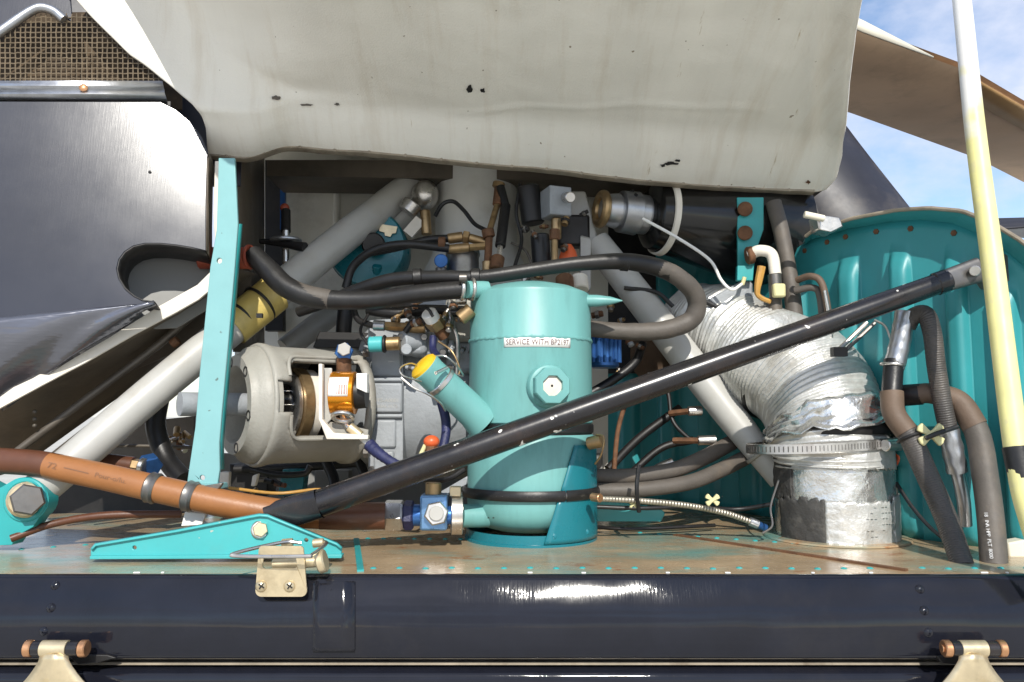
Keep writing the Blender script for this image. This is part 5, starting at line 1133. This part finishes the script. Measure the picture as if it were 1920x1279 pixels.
for k in range(5):
    a = R(-150+k*28); _, u_, v_ = basis(dax); MB().cyl(do+dax*.045+(u_*math.cos(a)+v_*math.sin(a))*S(41, 1.22), do+dax*.045+(u_*math.cos(a)+v_*math.sin(a))*S(44, 1.22), .003).build('drum_hole', M['dark'], dr)
tq = thing('perforated_plate', 'teal upright plate with dark round holes behind the signal wire', 'plate', P(1405, 540, 1.2))
MB().pplate([(1382, 370), (1432, 370), (1432, 430), (1418, 470), (1412, 520), (1384, 520)], 1.2, .006).build('plate', M['teal'], tq, bevel=.001)
for y in (392, 437): MB().cyl(P(1397, y, 1.198), P(1397, y, 1.19), S(14, 1.2)).build('grommet', M['rust'], tq)
MB().pplate([(1383, 498), (1414, 498), (1412, 526), (1382, 526)], 1.185, .01).build('foot', M['teal'], tq, bevel=.001)
px_tube(MB(), [(1392, 534, 1.18), (1396, 520, 1.18)], 8, 8).build('terminal', M['ytie'], tq)
yv = thing('yellow_valve', 'bent white pipe with an ochre bracket and yellow clip right of the teal plate', 'valve', P(1452, 560, 1.16))
px_tube(MB(), [(1405, 478, 1.18), (1425, 470, 1.17), (1447, 478, 1.165), (1454, 515, 1.16)], 22, 16).build('elbow_pipe', M['cream'], yv); cyl_px((1400, 480, 1.18), (1412, 478, 1.18), 34).build('union_nut', M['rust'], yv)
px_tube(MB(), [(1428, 500, 1.15), (1420, 545, 1.15), (1426, 558, 1.15), (1445, 566, 1.15)], [16, 15, 10, 9], 8).build('ochre_bracket', M['yellow_d'], yv)
cyl_px((1452, 514, 1.16), (1456, 562, 1.16), 25).build('coupling', M['steel_dark'], yv); MB().box(P(1460, 545, 1.14), .018, .012, .02).build('yellow_clip', M['ytie'], yv, bevel=.003)
tag(MB().pplate([(1330, 560), (1395, 524), (1412, 530), (1412, 565), (1340, 572)], 1.2, .05).build('angled_block', M['casting'], bevel=.003), 'grey angled casting above the far end of the duct', 'casting')
tag(MB().pplate([(1120, 330), (1560, 345), (1560, 470), (1500, 700), (1120, 700)], 1.5, .02).build('dark_lining', M['dark']), 'plain black lining in the upper right depth of the bay', 'lining')
tag(px_tube(MB(), [(1250, 655, 1.31), (1225, 648, 1.33)], 130, 32).build('duct_mouth', M['brub']), 'brown rubber mouth that the duct plugs into', 'duct')

# ================================================================== ORANGE BROWN FUEL HOSE AND FITTINGS
oh = thing('fuel_hose', 'orange brown fuel hose with marker writing running in from the left edge', 'hose', P(300, 930, .97))
px_tube(MB(), [(-260, 850, 1.0), (-40, 862, .985), (60, 868, .98), (110, 876, .978)], [48, 48, 48, 48], 28).build('dark_sleeve', M['orange_d'], oh)
hp = [(92, 873, .978), (200, 895, .972), (300, 918, .968), (420, 944, .968), (530, 962, .972), (620, 968, .98)]
px_tube(MB(), hp, [48, 49, 50, 50, 50, 48], 28).build('hose', M['orange'], oh)
px_tube(MB(), [(600, 967, .978), (660, 968, .985), (722, 967, .99)], [50, 50, 50], 28).build('brown_sleeve', M['orange_d'], oh)
hpw = spline([P(*p) for p in hp], 20)
for k in (38, 50):
    c = hpw[k]; t = (hpw[k+1]-hpw[k-1]).normalized(); MB().lathe(c-t*.0075, t, [(0, S(26, .97)), (.002, S(29, .97)), (.006, S(27.5, .97)), (.010, S(29, .97)), (.013, S(26, .97))], 28, cap=False).build('hose_band', M['steel_dark'], oh)
tx = MB()
def on_hose(sx_, sy_):          # metres along the hose from its left end, metres up its front
    k = 0; acc = 0
    while k < len(hpw)-2 and acc+(hpw[k+1]-hpw[k]).length < sx_: acc += (hpw[k+1]-hpw[k]).length; k += 1
    t = (hpw[k+1]-hpw[k]).normalized(); c = hpw[k]+t*(sx_-acc); r_ = S(25.4, .97); up = (Vector((0, 0, 1))-t*t.z).normalized(); a = sy_/r_
    return c+Vector((0, -1, 0))*r_*math.cos(a)+up*r_*math.sin(a)
for body, u0, sz in (('72', .013, .010), ('Pour-o/lu.', .088, .0080)): add_text(tx, body, sz, lambda x, y, u0=u0: on_hose(u0+x*1.25, y+.003))
tx.plate([on_hose(.028, .0045), on_hose(.06, .0035), on_hose(.06, .0025), on_hose(.028, .0035)], (0, .0003, 0))
tx.build('marker_writing', M['ink_b'], oh, smooth=0)
tag(MB().pplate([(347, 960), (386, 964), (378, 984), (340, 986)], .98, .004).build('tie_tag', M['white']), 'small white tag under the orange brown hose', 'tag')
uf = thing('fuel_union', 'steel and blue fuel union joining the brown hose to the canister foot', 'fitting', P(800, 995, 1.0))
A = lambda x: (x, 966, 1.0)
hex_px(A(720), A(757), 58, .1).build('steel_nut', M['steel'], uf); hex_px(A(757), A(776), 54, .3).build('blue_nut', M['bluer'], uf); cyl_px(A(774), A(792), 40).build('blue_neck', M['blue'], uf)
MB().box(P(815, 959, 1.0), S(50, 1), S(50, 1), S(64, 1)).build('blue_block', M['blue_lt'], uf, bevel=.003)
MB().hexn(P(818, 963, .985), P(818, 963, .972), S(23, .98), .2).build('block_bolt', M['steel'], uf); MB().cyl(P(818, 963, .974), P(818, 963, .969), S(14, .97)).build('bolt_face', M['grey'], uf)
cyl_px((812, 930, 1.0), (813, 905, 1.0), 30).build('top_stub', M['brass'], uf); cyl_px(A(838), A(850), 34).build('blue_neck', M['blue'], uf)
MB().lathe(P(845, 963, 1.01), (1, .1, 0), [(0, S(36, 1)), (.001, S(39, 1)), (.014, S(39, 1)), (.015, S(36, 1))], 36).build('steel_clamp', M['steel'], uf); MB().box(P(854, 921, 1.0), .014, .012, .012).build('clamp_screw', M['gold'], uf, bevel=.001)
# odds and ends low in the bay
lowp = [('wall_box', 'dim grey access box under the bell housing', [(590, 882), (655, 882), (652, 935), (588, 938)], 1.40, .03, 'deepgrey'), ('teal_pillar', 'dark teal pillar under the bell housing ring', [(530, 880), (572, 880), (566, 930), (520, 930)], 1.25, .03, 'cradle'),
        ('lit_tab', 'small cream tab catching light right of the teal post foot', [(412, 885), (430, 885), (428, 915), (410, 915)], 1.1, .01, 'cream'), ('lit_tab', 'cream wedge catching light beside the dark teal pillar', [(473, 892), (484, 888), (478, 912), (470, 912)], 1.12, .01, 'cream'),
        ('small_plate', 'small white plate lying below the steel nut', [(678, 990), (770, 992), (700, 996), (680, 998)], 1.02, .006, 'cream'), ('grey_fin', 'grey fin behind the strut left of the canister', [(826, 922), (878, 892), (876, 908), (830, 930)], 1.08, .006, 'casting'),
        ('dark_mount', 'black engine mount foot under the bell housing ring', [(430, 870), (470, 872), (505, 878), (500, 930), (432, 930)], 1.3, .05, 'dark'), ('clip_plate', 'dull metal clip plate at the foot of the teal post', [(376, 912), (418, 905), (412, 916), (385, 922)], .965, .006, 'steel_dark'),
        ('floor_shadow_box', 'black box painted in as floor shadow behind the orange brown hose', [(90, 900), (350, 910), (350, 990), (90, 990)], 1.35, .1, 'dark'), ('rear_shade_panel', 'dim grey sheet added to darken the low back of the bay', [(400, 850), (1130, 850), (1130, 965), (400, 965)], 1.44, .01, 'deepgrey'), ('rear_block', 'brown black block behind the teal post', [(170, 800), (365, 780), (365, 880), (170, 880)], 1.4, .1, 'shell'),  # floor box and rear sheet put shade into colour over sunlit lining
        ('valve_block', 'dark valve block above the bell housing', [(598, 622), (690, 624), (690, 652), (586, 652)], 1.2, .05, 'dark'), ('pale_panel', 'pale grey panel in the gap above the bell housing', [(520, 575), (690, 600), (690, 660), (520, 660)], 1.44, .01, 'wall')]
for nm, lab, pix, d, th, m_ in lowp: tag(MB().pplate(pix, d, th).build(nm, M[m_], bevel=.0015), lab, nm.split('_')[-1])
tag(px_tube(MB(), [(535, 655, 1.35), (600, 605, 1.38), (660, 560, 1.42)], 44, 20).build('rear_strut', M['grey']), 'shaded grey strut in the gap above the bell housing', 'strut')
rnd = random.Random(11)
odd = thing('control_linkage', 'tangle of small bronze and steel link ends left of the teal post', 'linkage', P(335, 850, 1.2))
for k in range(9):
    x, y = 315+rnd.uniform(-5, 45), 795+rnd.uniform(0, 50); a = rnd.uniform(0, 3.1); cyl_px((x, y, 1.2), (x+14*math.cos(a), y+14*math.sin(a), 1.19), rnd.uniform(7, 13), 12).build('link_end', M[rnd.choice(['brass', 'steel', 'steel_dark', 'rust'])], odd)
odd = thing('rear_linkage', 'tangle of small dark fittings at the foot of the bell housing', 'linkage', P(480, 930, 1.15))
for k in range(12):
    x, y = 430+rnd.uniform(0, 110), 895+rnd.uniform(0, 45); a = rnd.uniform(0, 3.1); cyl_px((x, y, 1.15), (x+20*math.cos(a), y+12*math.sin(a), 1.14), rnd.uniform(7, 14), 12).build('link_end', M[rnd.choice(['dark', 'rubber', 'steel_dark', 'orange_d', 'brass'])], odd)

# more small hardware packed round the gearbox
EX = [('lead_wire', 'thin pale lead looping beside the mast foot', [(958, 455, 1.2), (985, 470, 1.2), (998, 505, 1.18), (985, 530, 1.16)], 5, 'grub'),
      ('lead_wire', 'thin black lead dropping from the cowl edge right of the mast', [(975, 345, 1.22), (968, 400, 1.21), (978, 450, 1.2), (965, 500, 1.18)], 7, 'rubber'),
      ('steel_pipe', 'slim steel pipe bending down beside the pressure sender', [(842, 555, 1.12), (846, 600, 1.1), (858, 640, 1.1), (856, 720, 1.11)], 8, 'steel'),
      ('steel_pipe', 'slim bronze pipe crossing above the accessory blocks', [(740, 596, 1.1), (800, 560, 1.1), (860, 553, 1.09), (882, 560, 1.08)], 8, 'brass'),
      ('breather_tube', 'short black tube hooking over the pump flange', [(760, 622, 1.09), (775, 604, 1.085), (795, 602, 1.085), (806, 620, 1.09)], 12, 'rubber'),
      ('lead_wire', 'thin black wire hanging in front of the bell housing corner', [(690, 590, 1.12), (676, 620, 1.1), (690, 646, 1.09)], 6, 'rubber'),
      ('drain_tube', 'thin black drain tube under the right of the gearbox', [(770, 888, 1.12), (800, 900, 1.1), (840, 898, 1.08), (872, 880, 1.08)], 10, 'rubber'),
      ('lead_wire', 'thin brown wire trailing under the bell housing', [(430, 915, 1.1), (520, 925, 1.08), (600, 918, 1.1), (660, 930, 1.1)], 6, 'yellow_d'),
      ('rigid_line', 'rusty rigid line rising along the dark bulkhead', [(1150, 900, 1.2), (1160, 800, 1.24), (1185, 740, 1.25), (1230, 720, 1.26)], 9, 'rust'),
      ('rigid_line', 'dark line bending under the right grey strut', [(1215, 700, 1.24), (1250, 730, 1.23), (1262, 790, 1.22), (1300, 830, 1.2)], 8, 'dark'),
      ('harness_branch', 'thin black harness branch above the duct end', [(1310, 560, 1.2), (1360, 580, 1.2), (1420, 575, 1.2), (1450, 600, 1.18)], 9, 'rubber'),
      ('harness_branch', 'thin black harness branch inside the loop of the vent hose', [(1170, 540, 1.2), (1230, 548, 1.2), (1262, 575, 1.2)], 8, 'rubber')]
for nm, lab, pts_, w_, m_ in EX: hose(nm, lab, nm.split('_')[-1], pts_, w_, m_, n=10)
clus = [('manifold_cluster', 'cluster of small bronze and steel unions over the gearbox', 0, [(742, 600), (765, 588), (780, 605), (842, 612), (862, 600), (850, 575), (772, 575), (835, 590)], 1.09, ['brass', 'steel_dark', 'rust', 'steel']),
        ('pump_cluster', 'cluster of grey plugs and nuts on the gearbox flank right of the face plate', 0, [(770, 690), (850, 710), (862, 725), (868, 655), (812, 672), (846, 650)], 1.12, ['casting', 'steel_dark', 'casting']),
        ('linkage_cluster', 'dark cluster of rod ends under the cowl edge right of the mast', 0, [(985, 430), (1002, 440), (1020, 425), (1060, 415), (1095, 400), (1058, 465), (1010, 520), (1075, 480)], 1.19, ['dark', 'steel_dark', 'rust', 'brass']),
        ('valve_cluster', 'dark cluster of unions behind the canister above the blue filter', 0, [(1120, 590), (1145, 575), (1165, 600), (1180, 640), (1200, 650), (1160, 700)], 1.22, ['rust', 'steel_dark', 'brass', 'casting'])]
for nm, lab, _z, pos, d, ms in clus:
    t_ = thing(nm, lab, 'fitting', P(pos[0][0], pos[0][1]+20, d))
    for k, (x, y) in enumerate(pos):
        a = rnd.uniform(-.6, .6)+(math.pi/2 if k % 2 else 0); l_ = rnd.uniform(12, 22); w_ = rnd.uniform(10, 20); dd_ = d+rnd.uniform(-.015, .02)
        A_, B_ = (x-l_*.5*math.cos(a), y-l_*.5*math.sin(a), dd_), (x+l_*.5*math.cos(a), y+l_*.5*math.sin(a), dd_-.006)
        o_ = cyl_px(A_, B_, w_*.7, 14).build('union', M[ms[k % len(ms)]], t_); hex_px(((A_[0]*2+B_[0])/3, (A_[1]*2+B_[1])/3, dd_-.002), ((A_[0]+B_[0]*2)/3, (A_[1]+B_[1]*2)/3, dd_-.004), w_).build('nut', M[ms[(k+1) % len(ms)]], o_)

for o in bpy.data.objects:
    if '_w' in o: del o['_w']
